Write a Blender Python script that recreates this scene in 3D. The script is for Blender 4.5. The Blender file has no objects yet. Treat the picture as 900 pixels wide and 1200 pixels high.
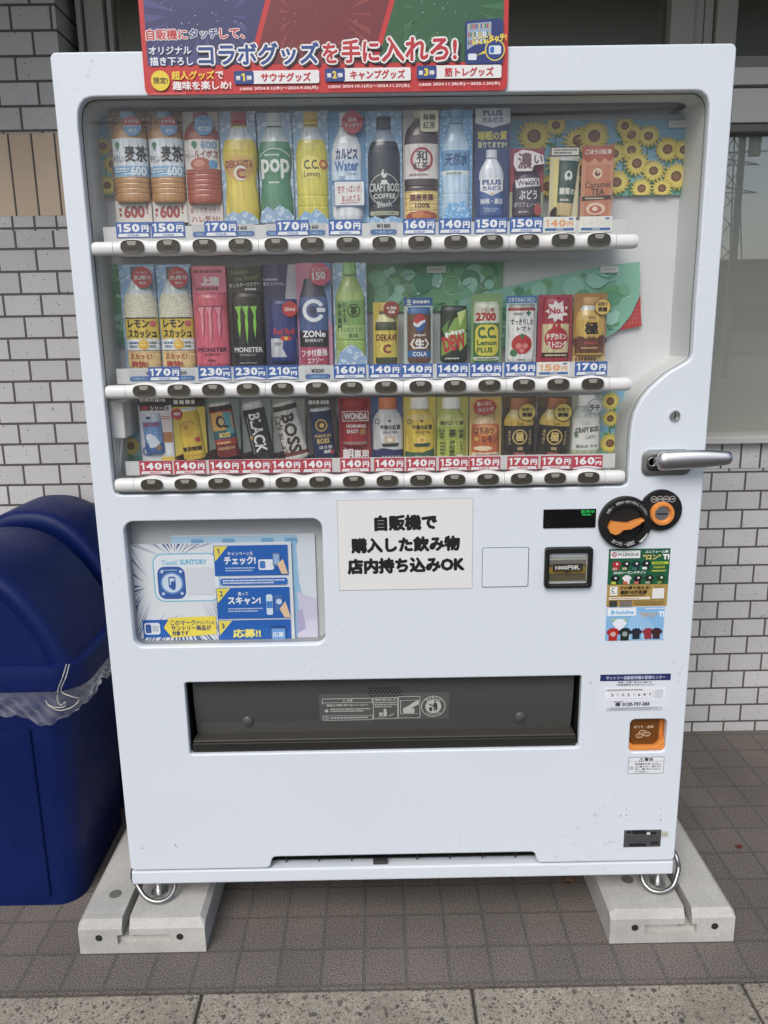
import bpy, bmesh, math, random
from mathutils import Vector, Matrix
from mathutils.geometry import tessellate_polygon
random.seed(7)
S = bpy.context.scene
COL = S.collection
PI = math.pi

# ------------------------------------------------------------------ camera, sky, sun, exposure
CAM = Vector((-0.0418, -1.6552, 1.4393))
CR = Vector((0.999847, -0.009030, -0.014961))
CU = Vector((0.016606, 0.224428, 0.974349))
CF = Vector((0.005441, 0.974449, -0.224544))
FPX = 928.2
cd = bpy.data.cameras.new('camera')
cd.sensor_fit = 'VERTICAL'; cd.sensor_height = 36.0; cd.lens = FPX / 1200 * 36
cd.clip_start = 0.05; cd.clip_end = 3000
cam = bpy.data.objects.new('camera', cd); COL.objects.link(cam)
m3 = Matrix((CR, CU, -CF)).transposed()
cam.matrix_world = Matrix.Translation(CAM) @ m3.to_4x4()
S.camera = cam

SUN_EL, SUN_AZ = math.radians(46), math.radians(200)      # azimuth from +Y (north), clockwise: from the front, a little left
w = bpy.data.worlds.new("World"); S.world = w; w.use_nodes = True
nt = w.node_tree; bg = nt.nodes['Background']
sky = nt.nodes.new('ShaderNodeTexSky'); sky.sky_type = 'NISHITA'; sky.sun_disc = False
sky.sun_elevation = SUN_EL; sky.sun_rotation = SUN_AZ
sky.air_density = 1.0; sky.dust_density = 3.2; sky.ozone_density = 2.0
nt.links.new(sky.outputs[0], bg.inputs[0]); bg.inputs[1].default_value = 0.10
sl = bpy.data.lights.new('sun', 'SUN'); sl.energy = 1.1; sl.angle = math.radians(35); sl.color = (1.0, .985, .96)
so = bpy.data.objects.new('sun', sl); COL.objects.link(so)
sd = Vector((math.sin(SUN_AZ) * math.cos(SUN_EL), math.cos(SUN_AZ) * math.cos(SUN_EL), math.sin(SUN_EL)))
so.rotation_euler = sd.to_track_quat('Z', 'Y').to_euler(); so.location = (0, -6, 8)
S.view_settings.view_transform = 'Standard'; S.view_settings.look = 'None'
S.view_settings.gamma = 1; S.view_settings.use_curve_mapping = False
S.view_settings.exposure = 0.56
S.cycles.use_denoising = True
S.cycles.max_bounces = 8; S.cycles.transparent_max_bounces = 12
S.cycles.sample_clamp_indirect = 4.0

# ------------------------------------------------------------------ helpers
def ON(px, py, Y=0.0):
    """photo measurement (900x1200) -> x, z on the vertical plane Y"""
    d = CF + CR * ((px - 450) / FPX) - CU * ((py - 600) / FPX)
    p = CAM + d * ((Y - CAM.y) / d.y)
    return p.x, p.z

def lin(c):
    c = c / 255
    return c / 12.92 if c <= .04045 else ((c + .055) / 1.055) ** 2.4

MATS = {}
MUTE = [0.0]
def M(col, rough=.45, metal=0.0, spec=.5, name=None, coat=0.0):
    if MUTE[0] and not metal:
        gy = .3 * col[0] + .5 * col[1] + .2 * col[2]
        col = tuple(int(round((v + (gy - v) * MUTE[0]) * .94 + 6)) for v in col)
    k = (tuple(col), rough, metal, spec, coat)
    if k in MATS: return MATS[k]
    m = bpy.data.materials.new(name or 'paint_%d_%d_%d' % tuple(col)); m.use_nodes = True
    b = m.node_tree.nodes['Principled BSDF']
    b.inputs['Base Color'].default_value = (lin(col[0]), lin(col[1]), lin(col[2]), 1)
    b.inputs['Roughness'].default_value = rough; b.inputs['Metallic'].default_value = metal
    b.inputs['Specular IOR Level'].default_value = spec; b.inputs['Coat Weight'].default_value = coat
    MATS[k] = m
    return m

def nodes(name):
    m = bpy.data.materials.new(name); m.use_nodes = True
    t = m.node_tree
    return m, t.nodes, t.links, t.nodes['Principled BSDF']

def N(ns, t, **kw):
    n = ns.new(t)
    for k, v in kw.items():
        if k.startswith('i_'): n.inputs[k[2:].replace('_', ' ')].default_value = v
        else: setattr(n, k, v)
    return n

def ramp(ns, pts):
    r = ns.new('ShaderNodeValToRGB'); e = r.color_ramp.elements
    while len(e) < len(pts): e.new(.5)
    for el, (p, c) in zip(e, pts):
        el.position = p; el.color = (*c, 1) if len(c) == 3 else c
    return r

def L3(c): return tuple(lin(v) for v in c)

LOC = {}
class MB:
    def __init__(s): s.v = []; s.f = []; s.m = []; s.sm = []; s.mats = []
    def mi(s, mat):
        if isinstance(mat, tuple): mat = M(mat)
        if mat not in s.mats: s.mats.append(mat)
        return s.mats.index(mat)
    def add(s, vs, fs, mat, smooth=False):
        b = len(s.v); i = s.mi(mat)
        s.v += [tuple(q) for q in vs]
        for f in fs:
            s.f.append([b + k for k in f]); s.m.append(i); s.sm.append(smooth)
        return s
    def box(s, x0, x1, y0, y1, z0, z1, mat):
        v = [(x, y, z) for z in (z0, z1) for y in (y0, y1) for x in (x0, x1)]
        return s.add(v, [(0, 2, 3, 1), (4, 5, 7, 6), (0, 1, 5, 4), (2, 6, 7, 3), (1, 3, 7, 5), (0, 4, 6, 2)], mat)
    def prism(s, pts, y0, y1, mat, smooth=False):
        """outline in x,z extruded from y0 (front) to y1"""
        n = len(pts)
        tri = tessellate_polygon([[Vector((p[0], p[1], 0)) for p in pts]])
        v = [(p[0], y0, p[1]) for p in pts] + [(p[0], y1, p[1]) for p in pts]
        f = [t for t in tri] + [tuple(n + k for k in t)[::-1] for t in tri]
        s.add(v, f, mat)
        s.add(v, [(i, n + i, n + (i + 1) % n, (i + 1) % n) for i in range(n)], mat, smooth)
        return s
    def loft(s, rings, mat, caps=(True, True), smooth=True, closed=True):
        n = len(rings[0]); v = [p for r in rings for p in r]; f = []
        for a in range(len(rings) - 1):
            for i in range(n if closed else n - 1):
                j = (i + 1) % n
                f.append((a * n + i, a * n + j, (a + 1) * n + j, (a + 1) * n + i))
        s.add(v, f, mat, smooth)
        if caps[0]: s.add(rings[0], [tuple(range(n))[::-1]], mat)
        if caps[1]: s.add(rings[-1], [tuple(range(n))], mat)
        return s
    def tube(s, path, r, mat, n=10, closed=False):
        P = [Vector(p) for p in path]; rings = []
        up = Vector((0.13, 0.21, 0.97))
        for i, p in enumerate(P):
            a = P[(i - 1) % len(P)] if closed or i > 0 else p
            b = P[(i + 1) % len(P)] if closed or i < len(P) - 1 else p
            t = (b - a).normalized()
            x = t.cross(up)
            if x.length < 1e-3: x = t.cross(Vector((1, 0, 0)))
            x.normalize(); y = t.cross(x).normalized()
            rr = r[i] if isinstance(r, (list, tuple)) else r
            rings.append([p + (x * math.cos(k * 2 * PI / n) + y * math.sin(k * 2 * PI / n)) * rr for k in range(n)])
        if closed: rings.append(rings[0])
        return s.loft(rings, mat, caps=(not closed, not closed))
    def lathe(s, c, prof, mat, axis='y', n=24, smooth=True, caps=(True, True)):
        """prof: (offset along axis, radius); axis 'y' grows towards the viewer (-Y), 'z' grows up"""
        rings = []
        for h, r in prof:
            if axis == 'y': rings.append([(c[0] + r * math.cos(k * 2 * PI / n), c[1] - h, c[2] + r * math.sin(k * 2 * PI / n)) for k in range(n)])
            else: rings.append([(c[0] + r * math.cos(k * 2 * PI / n), c[1] + r * math.sin(k * 2 * PI / n), c[2] + h) for k in range(n)])
        return s.loft(rings, mat, caps, smooth)
    def build(s, name, parent=None, bevel=0, seg=2, label=None, sharp=40, loc=None):
        me = bpy.data.meshes.new(name)
        off = Vector((0, 0, 0))
        if parent is not None: off = LOC[parent.name]
        if loc is not None: off = Vector(loc)
        me.from_pydata([tuple(Vector(q) - off) for q in s.v], [], s.f)
        for mt in s.mats: me.materials.append(mt)
        me.polygons.foreach_set('material_index', s.m); me.polygons.foreach_set('use_smooth', s.sm)
        me.update()
        if any(s.sm): me.set_sharp_from_angle(angle=math.radians(sharp))
        o = bpy.data.objects.new(name, me); COL.objects.link(o)
        if parent is not None: o.parent = parent
        elif loc is not None: o.location = off
        LOC[o.name] = off
        if bevel:
            bm = bmesh.new(); bm.from_mesh(me); bmesh.ops.remove_doubles(bm, verts=bm.verts, dist=1e-6)
            bmesh.ops.recalc_face_normals(bm, faces=bm.faces); bm.to_mesh(me); bm.free()
            md = o.modifiers.new('bevel', 'BEVEL'); md.width = bevel; md.segments = seg; md.limit_method = 'ANGLE'
            md.angle_limit = math.radians(35); md.harden_normals = False
        if label: o['label'] = label
        return o

def thing(name, label, cat, loc=(0, 0, 0), group=None):
    o = bpy.data.objects.new(name, None); COL.objects.link(o); o.empty_display_size = .05
    o.location = loc; LOC[o.name] = Vector(loc)
    return tag(o, label, cat, group)
def tag(o, label, cat, group=None):
    o['label'] = label; o['category'] = cat
    if group: o['group'] = group
    return o
def struct(o, kind='structure'):
    o['kind'] = kind; return o

def smooth(path, k=4):
    P = [Vector(p) for p in path]; o = []
    for i in range(len(P) - 1):
        a, b, c, d = P[max(0, i - 1)], P[i], P[i + 1], P[min(len(P) - 1, i + 2)]
        for j in range(k):
            t = j / k; o.append(.5 * ((2 * b) + (c - a) * t + (2 * a - 5 * b + 4 * c - d) * t * t + (3 * b - a - 3 * c + d) * t ** 3))
    return o + [P[-1]]
def rrect(x0, x1, z0, z1, r, n=6):
    p = []
    for cx, cz, a in ((x1 - r, z1 - r, 0), (x0 + r, z1 - r, 90), (x0 + r, z0 + r, 180), (x1 - r, z0 + r, 270)):
        for k in range(n + 1):
            t = math.radians(a + 90 * k / n); p.append((cx + r * math.cos(t), cz + r * math.sin(t)))
    return p
def ell(cx, cz, rx, rz, n=28): return [(cx + rx * math.cos(k * 2 * PI / n), cz + rz * math.sin(k * 2 * PI / n)) for k in range(n)]
def sell(cx, cz, rx, rz, n=28, e=2.6):
    o = []
    for k in range(n):
        c, s_ = math.cos(k * 2 * PI / n), math.sin(k * 2 * PI / n)
        o.append((cx + rx * math.copysign(abs(c) ** (2 / e), c), cz + rz * math.copysign(abs(s_) ** (2 / e), s_)))
    return o

def sheet(name, outlines, y0, y1, mat, parent, bevel=.0015, res=2):
    """a plate with holes: first outline the rim, the others holes (x,z); filled by a 2D curve, turned into a mesh"""
    cu = bpy.data.curves.new(name, 'CURVE'); cu.dimensions = '2D'; cu.fill_mode = 'BOTH'
    cu.extrude = max(0, (y1 - y0) / 2 - bevel); cu.bevel_depth = bevel; cu.bevel_resolution = res; cu.offset = -bevel
    for pts in outlines:
        sp = cu.splines.new('POLY'); sp.points.add(len(pts) - 1)
        for q, p in zip(sp.points, pts): q.co = (p[0], p[1], 0, 1)
        sp.use_cyclic_u = True
    o = bpy.data.objects.new('tmp', cu); COL.objects.link(o)
    dg = bpy.context.evaluated_depsgraph_get(); e = o.evaluated_get(dg); me0 = e.to_mesh()
    yc = (y0 + y1) / 2
    vs = [(v.co.x, yc - v.co.z, v.co.y) for v in me0.vertices]
    fs = [tuple(p.vertices) for p in me0.polygons]
    e.to_mesh_clear(); bpy.data.objects.remove(o); bpy.data.curves.remove(cu)
    b = MB(); b.add(vs, fs, mat, True)
    ob = b.build(name, parent, sharp=31)
    bm = bmesh.new(); bm.from_mesh(ob.data); bmesh.ops.remove_doubles(bm, verts=bm.verts, dist=1e-6); bm.normal_update()
    for fc in bm.faces:
        if abs(fc.normal.y) > .995:
            fc.smooth = False
            for ed in fc.edges: ed.smooth = False
    bm.to_mesh(ob.data); bm.free()
    return ob

# ---- lettering: glyph outlines of the built-in font, filled and kept as meshes
TXT = {}
_tc = bpy.data.curves.new('lettering', 'FONT'); _to = bpy.data.objects.new('lettering', _tc); COL.objects.link(_to)
_tc.resolution_u = 2
def glyphs(s, bold):
    k = (s, bold)
    if k not in TXT:
        _tc.body = s; _tc.offset = bold; _to.update_tag()
        dg = bpy.context.evaluated_depsgraph_get(); dg.update()
        e = _to.evaluated_get(dg); me = e.to_mesh()
        v = [(q.co.x, q.co.y) for q in me.vertices]; f = [tuple(p.vertices) for p in me.polygons]
        e.to_mesh_clear()
        xs = [q[0] for q in v] or [0]; ys = [q[1] for q in v] or [0]
        TXT[k] = (v, f, min(xs), max(xs), min(ys), max(ys))
    return TXT[k]

class Frame:
    """a printed face: centre x,z on plane y, size w,h, turned by rot; relief(x,z) lifts it towards the viewer"""
    def __init__(s, cx, cz, y, w, h, rot=0.0, relief=None):
        s.cx, s.cz, s.y, s.w, s.h, s.c, s.s, s.rel = cx, cz, y, w, h, math.cos(rot), math.sin(rot), relief
    def at(s, x, z, d):
        if s.rel: d = d + s.rel(x, z)
        return (s.cx + x * s.c - z * s.s, s.y - d, s.cz + x * s.s + z * s.c)

def framepx(x0, y0, x1, y1, Y, rot=0.0):
    """the face whose photo box is x0..x1, y0..y1 and which stands on plane Y"""
    xm, ym = (x0 + x1) / 2, (y0 + y1) / 2
    a, b, t, l = ON(x0, ym, Y), ON(x1, ym, Y), ON(xm, y0, Y), ON(xm, y1, Y)
    return Frame((a[0] + b[0]) / 2, (t[1] + l[1]) / 2, Y, b[0] - a[0], t[1] - l[1], rot)

class Art:
    STEP = 5e-5
    def __init__(s, fr, space=None, base=2e-4, mb=None):
        s.fr = fr; s.mb = mb or MB(); s.d = base; s.sp = space or (0, 0, 1, 1)
        s.k = fr.w / (s.sp[2] - s.sp[0])
    def xz(s, u, v):
        a = s.sp
        return ((u - a[0]) / (a[2] - a[0]) - .5) * s.fr.w, (.5 - (v - a[1]) / (a[3] - a[1])) * s.fr.h
    def put(s, pts, faces, mat):
        if s.fr.rel and len(faces) < 40:
            pts = list(pts); todo = [tuple(f) if len(f) == 3 else None for f in faces]
            if None not in todo:
                out = []; mid = {}; lim = .0045
                def m_(i, j):
                    k = (min(i, j), max(i, j))
                    if k not in mid: mid[k] = len(pts); pts.append(((pts[i][0] + pts[j][0]) / 2, (pts[i][1] + pts[j][1]) / 2))
                    return mid[k]
                dd = lambda i, j: max(abs(pts[i][0] - pts[j][0]), .6 * abs(pts[i][1] - pts[j][1]))
                while todo:
                    a, b, c = todo.pop()
                    e = max((dd(a, b), 0), (dd(b, c), 1), (dd(c, a), 2))
                    if e[0] < lim: out.append((a, b, c)); continue
                    if e[1] == 0: m = m_(a, b); todo += [(a, m, c), (m, b, c)]
                    elif e[1] == 1: m = m_(b, c); todo += [(a, b, m), (a, m, c)]
                    else: m = m_(c, a); todo += [(a, b, m), (m, b, c)]
                faces = out
        s.mb.add([s.fr.at(x, z, s.d) for x, z in pts], faces, mat); s.d += s.STEP
        return s
    def rect(s, u0, v0, u1, v1, col, nx=None):
        nx = nx or (10 if s.fr.rel else 1)
        (x0, z1), (x1, z0) = s.xz(u0, v0), s.xz(u1, v1)
        p = []; nz = 4 if s.fr.rel else 1
        for j in range(nz + 1):
            for i in range(nx + 1): p.append((x0 + (x1 - x0) * i / nx, z0 + (z1 - z0) * j / nz))
        f = [(j * (nx + 1) + i, j * (nx + 1) + i + 1, (j + 1) * (nx + 1) + i + 1, (j + 1) * (nx + 1) + i) for j in range(nz) for i in range(nx)]
        return s.put(p, f, col)
    def poly(s, pts, col):
        q = [s.xz(*p) for p in pts]
        tri = tessellate_polygon([[Vector((a, b, 0)) for a, b in q]])
        out = []
        for t in tri:
            a, b, c = (q[k] for k in t)
            if (b[0] - a[0]) * (c[1] - a[1]) - (b[1] - a[1]) * (c[0] - a[0]) < 0: t = (t[0], t[2], t[1])
            out.append(tuple(t))
        return s.put(q, out, col)
    def rr(s, u0, v0, u1, v1, r, col):
        return s.poly(rrect(min(u0, u1), max(u0, u1), min(v0, v1), max(v0, v1), r, 5), col)
    def circ(s, u, v, r, col, ry=None, n=26):
        x, z = s.xz(u, v); R = r * s.k; Ry = (ry or r) * s.k
        p = [(x, z)]; rings = 3 if s.fr.rel else 1
        for a in range(1, rings + 1): p += [(x + R * a / rings * math.cos(i * 2 * PI / n), z + Ry * a / rings * math.sin(i * 2 * PI / n)) for i in range(n)]
        f = [(0, 1 + i, 1 + (i + 1) % n) for i in range(n)]
        for a in range(1, rings):
            for i in range(n):
                j = (i + 1) % n; f.append((1 + (a - 1) * n + i, 1 + a * n + i, 1 + a * n + j, 1 + (a - 1) * n + j))
        return s.put(p, f, col)
    def ring(s, u, v, r, t, col, a0=0, a1=360, n=36):
        x, z = s.xz(u, v); R = r * s.k; Q = (r - t) * s.k
        p = []
        for i in range(n + 1):
            a = math.radians(a0 + (a1 - a0) * i / n); p += [(x + Q * math.cos(a), z + Q * math.sin(a)), (x + R * math.cos(a), z + R * math.sin(a))]
        return s.put(p, [(2 * i, 2 * i + 1, 2 * i + 3, 2 * i + 2) for i in range(n)], col)
    def line(s, pts, t, col):
        for a, b in zip(pts, pts[1:]):
            (x0, z0), (x1, z1) = s.xz(*a), s.xz(*b); dx, dz = x1 - x0, z1 - z0; l = math.hypot(dx, dz) or 1
            nx, nz = -dz / l * t * s.k / 2, dx / l * t * s.k / 2
            s.put([(x0 - nx, z0 - nz), (x1 - nx, z1 - nz), (x1 + nx, z1 + nz), (x0 + nx, z0 + nz)], [(0, 1, 2, 3)], col); s.d -= s.STEP
        s.d += s.STEP
        return s
    def frame(s, u0, v0, u1, v1, t, col): return s.line([(u0, v0), (u1, v0), (u1, v1), (u0, v1), (u0, v0)], t, col)
    def text(s, t, u0, v0, u1, v1, col, bold=.02, rot=0, skew=0):
        """lettering fitted into the box"""
        if t == '1' and not rot: return s.one(u0, v0, u1, v1, col, bold)
        V, F, a, b, c, d = glyphs(t, 0)
        if not V: return s
        a -= bold; b += bold; c -= bold; d += bold
        if t.strip() in ('一', 'ー', '-'): c, d = c - .3, d + .3
        (x0, z1), (x1, z0) = s.xz(u0, v0), s.xz(u1, v1); cx, cz = (x0 + x1) / 2, (z0 + z1) / 2
        W, H = x1 - x0, z1 - z0; cr, sr = math.cos(rot), math.sin(rot); p = []
        if t == '1': W = min(W, H * .5)
        for x, y in V:
            x = ((x - a) / (b - a) - .5) * W; y = ((y - c) / (d - c) - .5) * H; x += skew * y
            p.append((cx + x * cr - y * sr, cz + x * sr + y * cr))
        ex, ez = bold * W / (b - a), bold * H / (d - c)
        return s.heavy(p, F, col, ex, ez)
    def heavy(s, p, F, col, ex, ez):
        """bold lettering: the same outline struck a few times, each a hair nearer"""
        D = [(0, 0)]
        if ex > 4e-5: D = [(-1, 0), (1, 0), (0, 1), (0, -1)] if max(ex, ez) < 3e-4 else [(.7, .7), (-.7, .7), (.7, -.7), (-.7, -.7), (1, 0), (-1, 0), (0, 1), (0, -1)]
        for i, (dx, dz) in enumerate(D):
            s.put([(x + dx * ex, z + dz * ez) for x, z in p], F, col); s.d -= s.STEP - 8e-6
        s.d += s.STEP
        return s
    def one(s, u0, v0, u1, v1, col, bold):
        h = v1 - v0; st = h * (.13 + 2.2 * bold); xr = (u0 + u1) / 2 + st * .5 + h * .06; xl = xr - st; fl = h * (.17 + bold)
        return s.poly([(xl, v1), (xr, v1), (xr, v0), (xl + st * .15, v0), (xl - fl, v0 + h * .13), (xl - fl, v0 + h * .13 + st * .85), (xl, v0 + st * .62 + h * .06)], col)
    def num(s, t, u0, v0, u1, v1, col, bold=.05):
        """price figures, each fitted to its own slot"""
        wt = [.62 if ch == '1' else 1.0 for ch in t]; gap = .10; tot = sum(wt) + gap * (len(t) - 1); x = u0; k = (u1 - u0) / tot
        for ch, w_ in zip(t, wt):
            if ch == '1': s.one(x, v0, x + w_ * k, v1, col, bold)
            else: s.text(ch, x, v0, x + w_ * k, v1, col, bold)
            s.d -= s.STEP; x += (w_ + gap) * k
        s.d += s.STEP
        return s
    def vtext(s, t, u0, v0, u1, v1, col, bold=.02):
        n = len(t); h = (v1 - v0) / n
        for i, ch in enumerate(t):
            if ch != ' ': s.text(ch, u0, v0 + i * h + h * .06, u1, v0 + (i + 1) * h - h * .06, col, bold); s.d -= s.STEP
        s.d += s.STEP
        return s
    def arc(s, t, u, v, r, a0, a1, size, col, bold=.02, inward=False):
        n = len(t)
        x, z = s.xz(u, v)
        for i, ch in enumerate(t):
            if ch == ' ': continue
            g = math.radians(a0 + (a1 - a0) * (i + .5) / n)
            V, F, a, b, c, d = glyphs(ch, 0); k = size * s.k / 1.0
            rot = g + PI / 2 if inward else g - PI / 2
            mx, my = (a + b) / 2, .37; cr, sr = math.cos(rot), math.sin(rot); p = []
            for px, py in V:
                px = (px - mx) * k; py = (py - my) * k
                p.append((x + r * s.k * math.cos(g) + px * cr - py * sr, z + r * s.k * math.sin(g) + px * sr + py * cr))
            s.heavy(p, F, col, bold * k, bold * k); s.d -= s.STEP
        s.d += s.STEP
        return s
    def fine(s, u0, v0, u1, v1, n, col, fill=.5):
        """rows of print too small to read: broken dashes"""
        h = (v1 - v0) / n
        for i in range(n):
            u = u0; e = u1 - (random.random() * .25 * (u1 - u0) if i == n - 1 else 0)
            while u < e:
                l = h * random.uniform(.35, .8)
                s.rect(u, v0 + i * h + h * (1 - fill) / 2, min(u + l, e), v0 + (i + 1) * h - h * (1 - fill) / 2, col, 1); s.d -= s.STEP
                u += l + h * random.uniform(.12, .3)
        s.d += s.STEP
        return s
    def build(s, name, parent=None, **k): return s.mb.build(name, parent, **k)

# ------------------------------------------------------------------ surface materials
def mat_white():
    m, ns, lk, b = nodes('white_enamel')
    tc = N(ns, 'ShaderNodeTexCoord')
    n1 = N(ns, 'ShaderNodeTexNoise', i_Scale=2.2, i_Detail=5.0)
    lk.new(tc.outputs['Object'], n1.inputs['Vector'])
    r1 = ramp(ns, [(.3, (.690, .740, .785)), (.7, (.715, .765, .81))]); lk.new(n1.outputs[0], r1.inputs[0])
    n2 = N(ns, 'ShaderNodeTexNoise', i_Scale=55.0, i_Detail=3.0); lk.new(tc.outputs['Object'], n2.inputs['Vector'])
    n3 = N(ns, 'ShaderNodeTexNoise', i_Scale=3.0, i_Detail=4.0); lk.new(tc.outputs['Object'], n3.inputs['Vector'])
    mu = N(ns, 'ShaderNodeMath', operation='MULTIPLY'); lk.new(n2.outputs[0], mu.inputs[0]); lk.new(n3.outputs[0], mu.inputs[1])
    r2 = ramp(ns, [(.405, (0, 0, 0)), (.47, (.8, .8, .8))]); lk.new(mu.outputs[0], r2.inputs[0])
    mx = N(ns, 'ShaderNodeMix', data_type='RGBA'); lk.new(r2.outputs[0], mx.inputs[0])
    lk.new(r1.outputs[0], mx.inputs[6]); mx.inputs[7].default_value = (.60, .60, .60, 1)
    lk.new(mx.outputs[2], b.inputs['Base Color'])
    rr = ramp(ns, [(.3, (.30,) * 3), (.7, (.42,) * 3)]); lk.new(n3.outputs[0], rr.inputs[0]); lk.new(rr.outputs[0], b.inputs['Roughness'])
    n4 = N(ns, 'ShaderNodeTexNoise', i_Scale=5.0, i_Detail=1.0); lk.new(tc.outputs['Object'], n4.inputs['Vector'])
    bp = N(ns, 'ShaderNodeBump', i_Strength=.12, i_Distance=.01); lk.new(n4.outputs[0], bp.inputs['Height']); lk.new(bp.outputs[0], b.inputs['Normal'])
    return m
WHITE = mat_white()

def mat_speck(name, base, var, speck, scale, rough=.85, bump=.3, s_lo=.0, s_hi=.12, blotch=1.5, speckscale=160.0, gl=.72, gh=1.2):
    """grainy stone-like surface: blotches, grain and dark specks"""
    m, ns, lk, b = nodes(name)
    tc = N(ns, 'ShaderNodeTexCoord')
    n1 = N(ns, 'ShaderNodeTexNoise', i_Scale=blotch, i_Detail=6.0, i_Roughness=.65); lk.new(tc.outputs['Object'], n1.inputs['Vector'])
    r1 = ramp(ns, [(.3, L3(base)), (.72, L3(var))]); lk.new(n1.outputs[0], r1.inputs[0])
    n2 = N(ns, 'ShaderNodeTexNoise', i_Scale=scale, i_Detail=2.0); lk.new(tc.outputs['Object'], n2.inputs['Vector'])
    r2 = ramp(ns, [(.3, (gl,) * 3), (.7, (gh,) * 3)]); lk.new(n2.outputs[0], r2.inputs[0])
    mx = N(ns, 'ShaderNodeMix', data_type='RGBA', blend_type='MULTIPLY'); mx.inputs[0].default_value = 1
    lk.new(r1.outputs[0], mx.inputs[6]); lk.new(r2.outputs[0], mx.inputs[7])
    vo = N(ns, 'ShaderNodeTexVoronoi', i_Scale=speckscale); lk.new(tc.outputs['Object'], vo.inputs['Vector'])
    r3 = ramp(ns, [(s_lo, (1,) * 3), (s_hi, (0,) * 3)]); lk.new(vo.outputs['Distance'], r3.inputs[0])
    m2 = N(ns, 'ShaderNodeMix', data_type='RGBA'); lk.new(r3.outputs[0], m2.inputs[0]); lk.new(mx.outputs[2], m2.inputs[6]); m2.inputs[7].default_value = (*L3(speck), 1)
    lk.new(m2.outputs[2], b.inputs['Base Color']); b.inputs['Roughness'].default_value = rough
    bp = N(ns, 'ShaderNodeBump', i_Strength=bump, i_Distance=.002); lk.new(n2.outputs[0], bp.inputs['Height']); lk.new(bp.outputs[0], b.inputs['Normal'])
    return m
CONC = mat_speck('block_concrete', (168, 167, 161), (194, 192, 185), (120, 118, 112), 150.0, .8, .10, 0, .05, 7.0, 45.0, .93, 1.05)
ASPH = mat_speck('asphalt', (62, 61, 60), (78, 77, 75), (35, 35, 35), 300.0, .9, .6, 0, .1)

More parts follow.
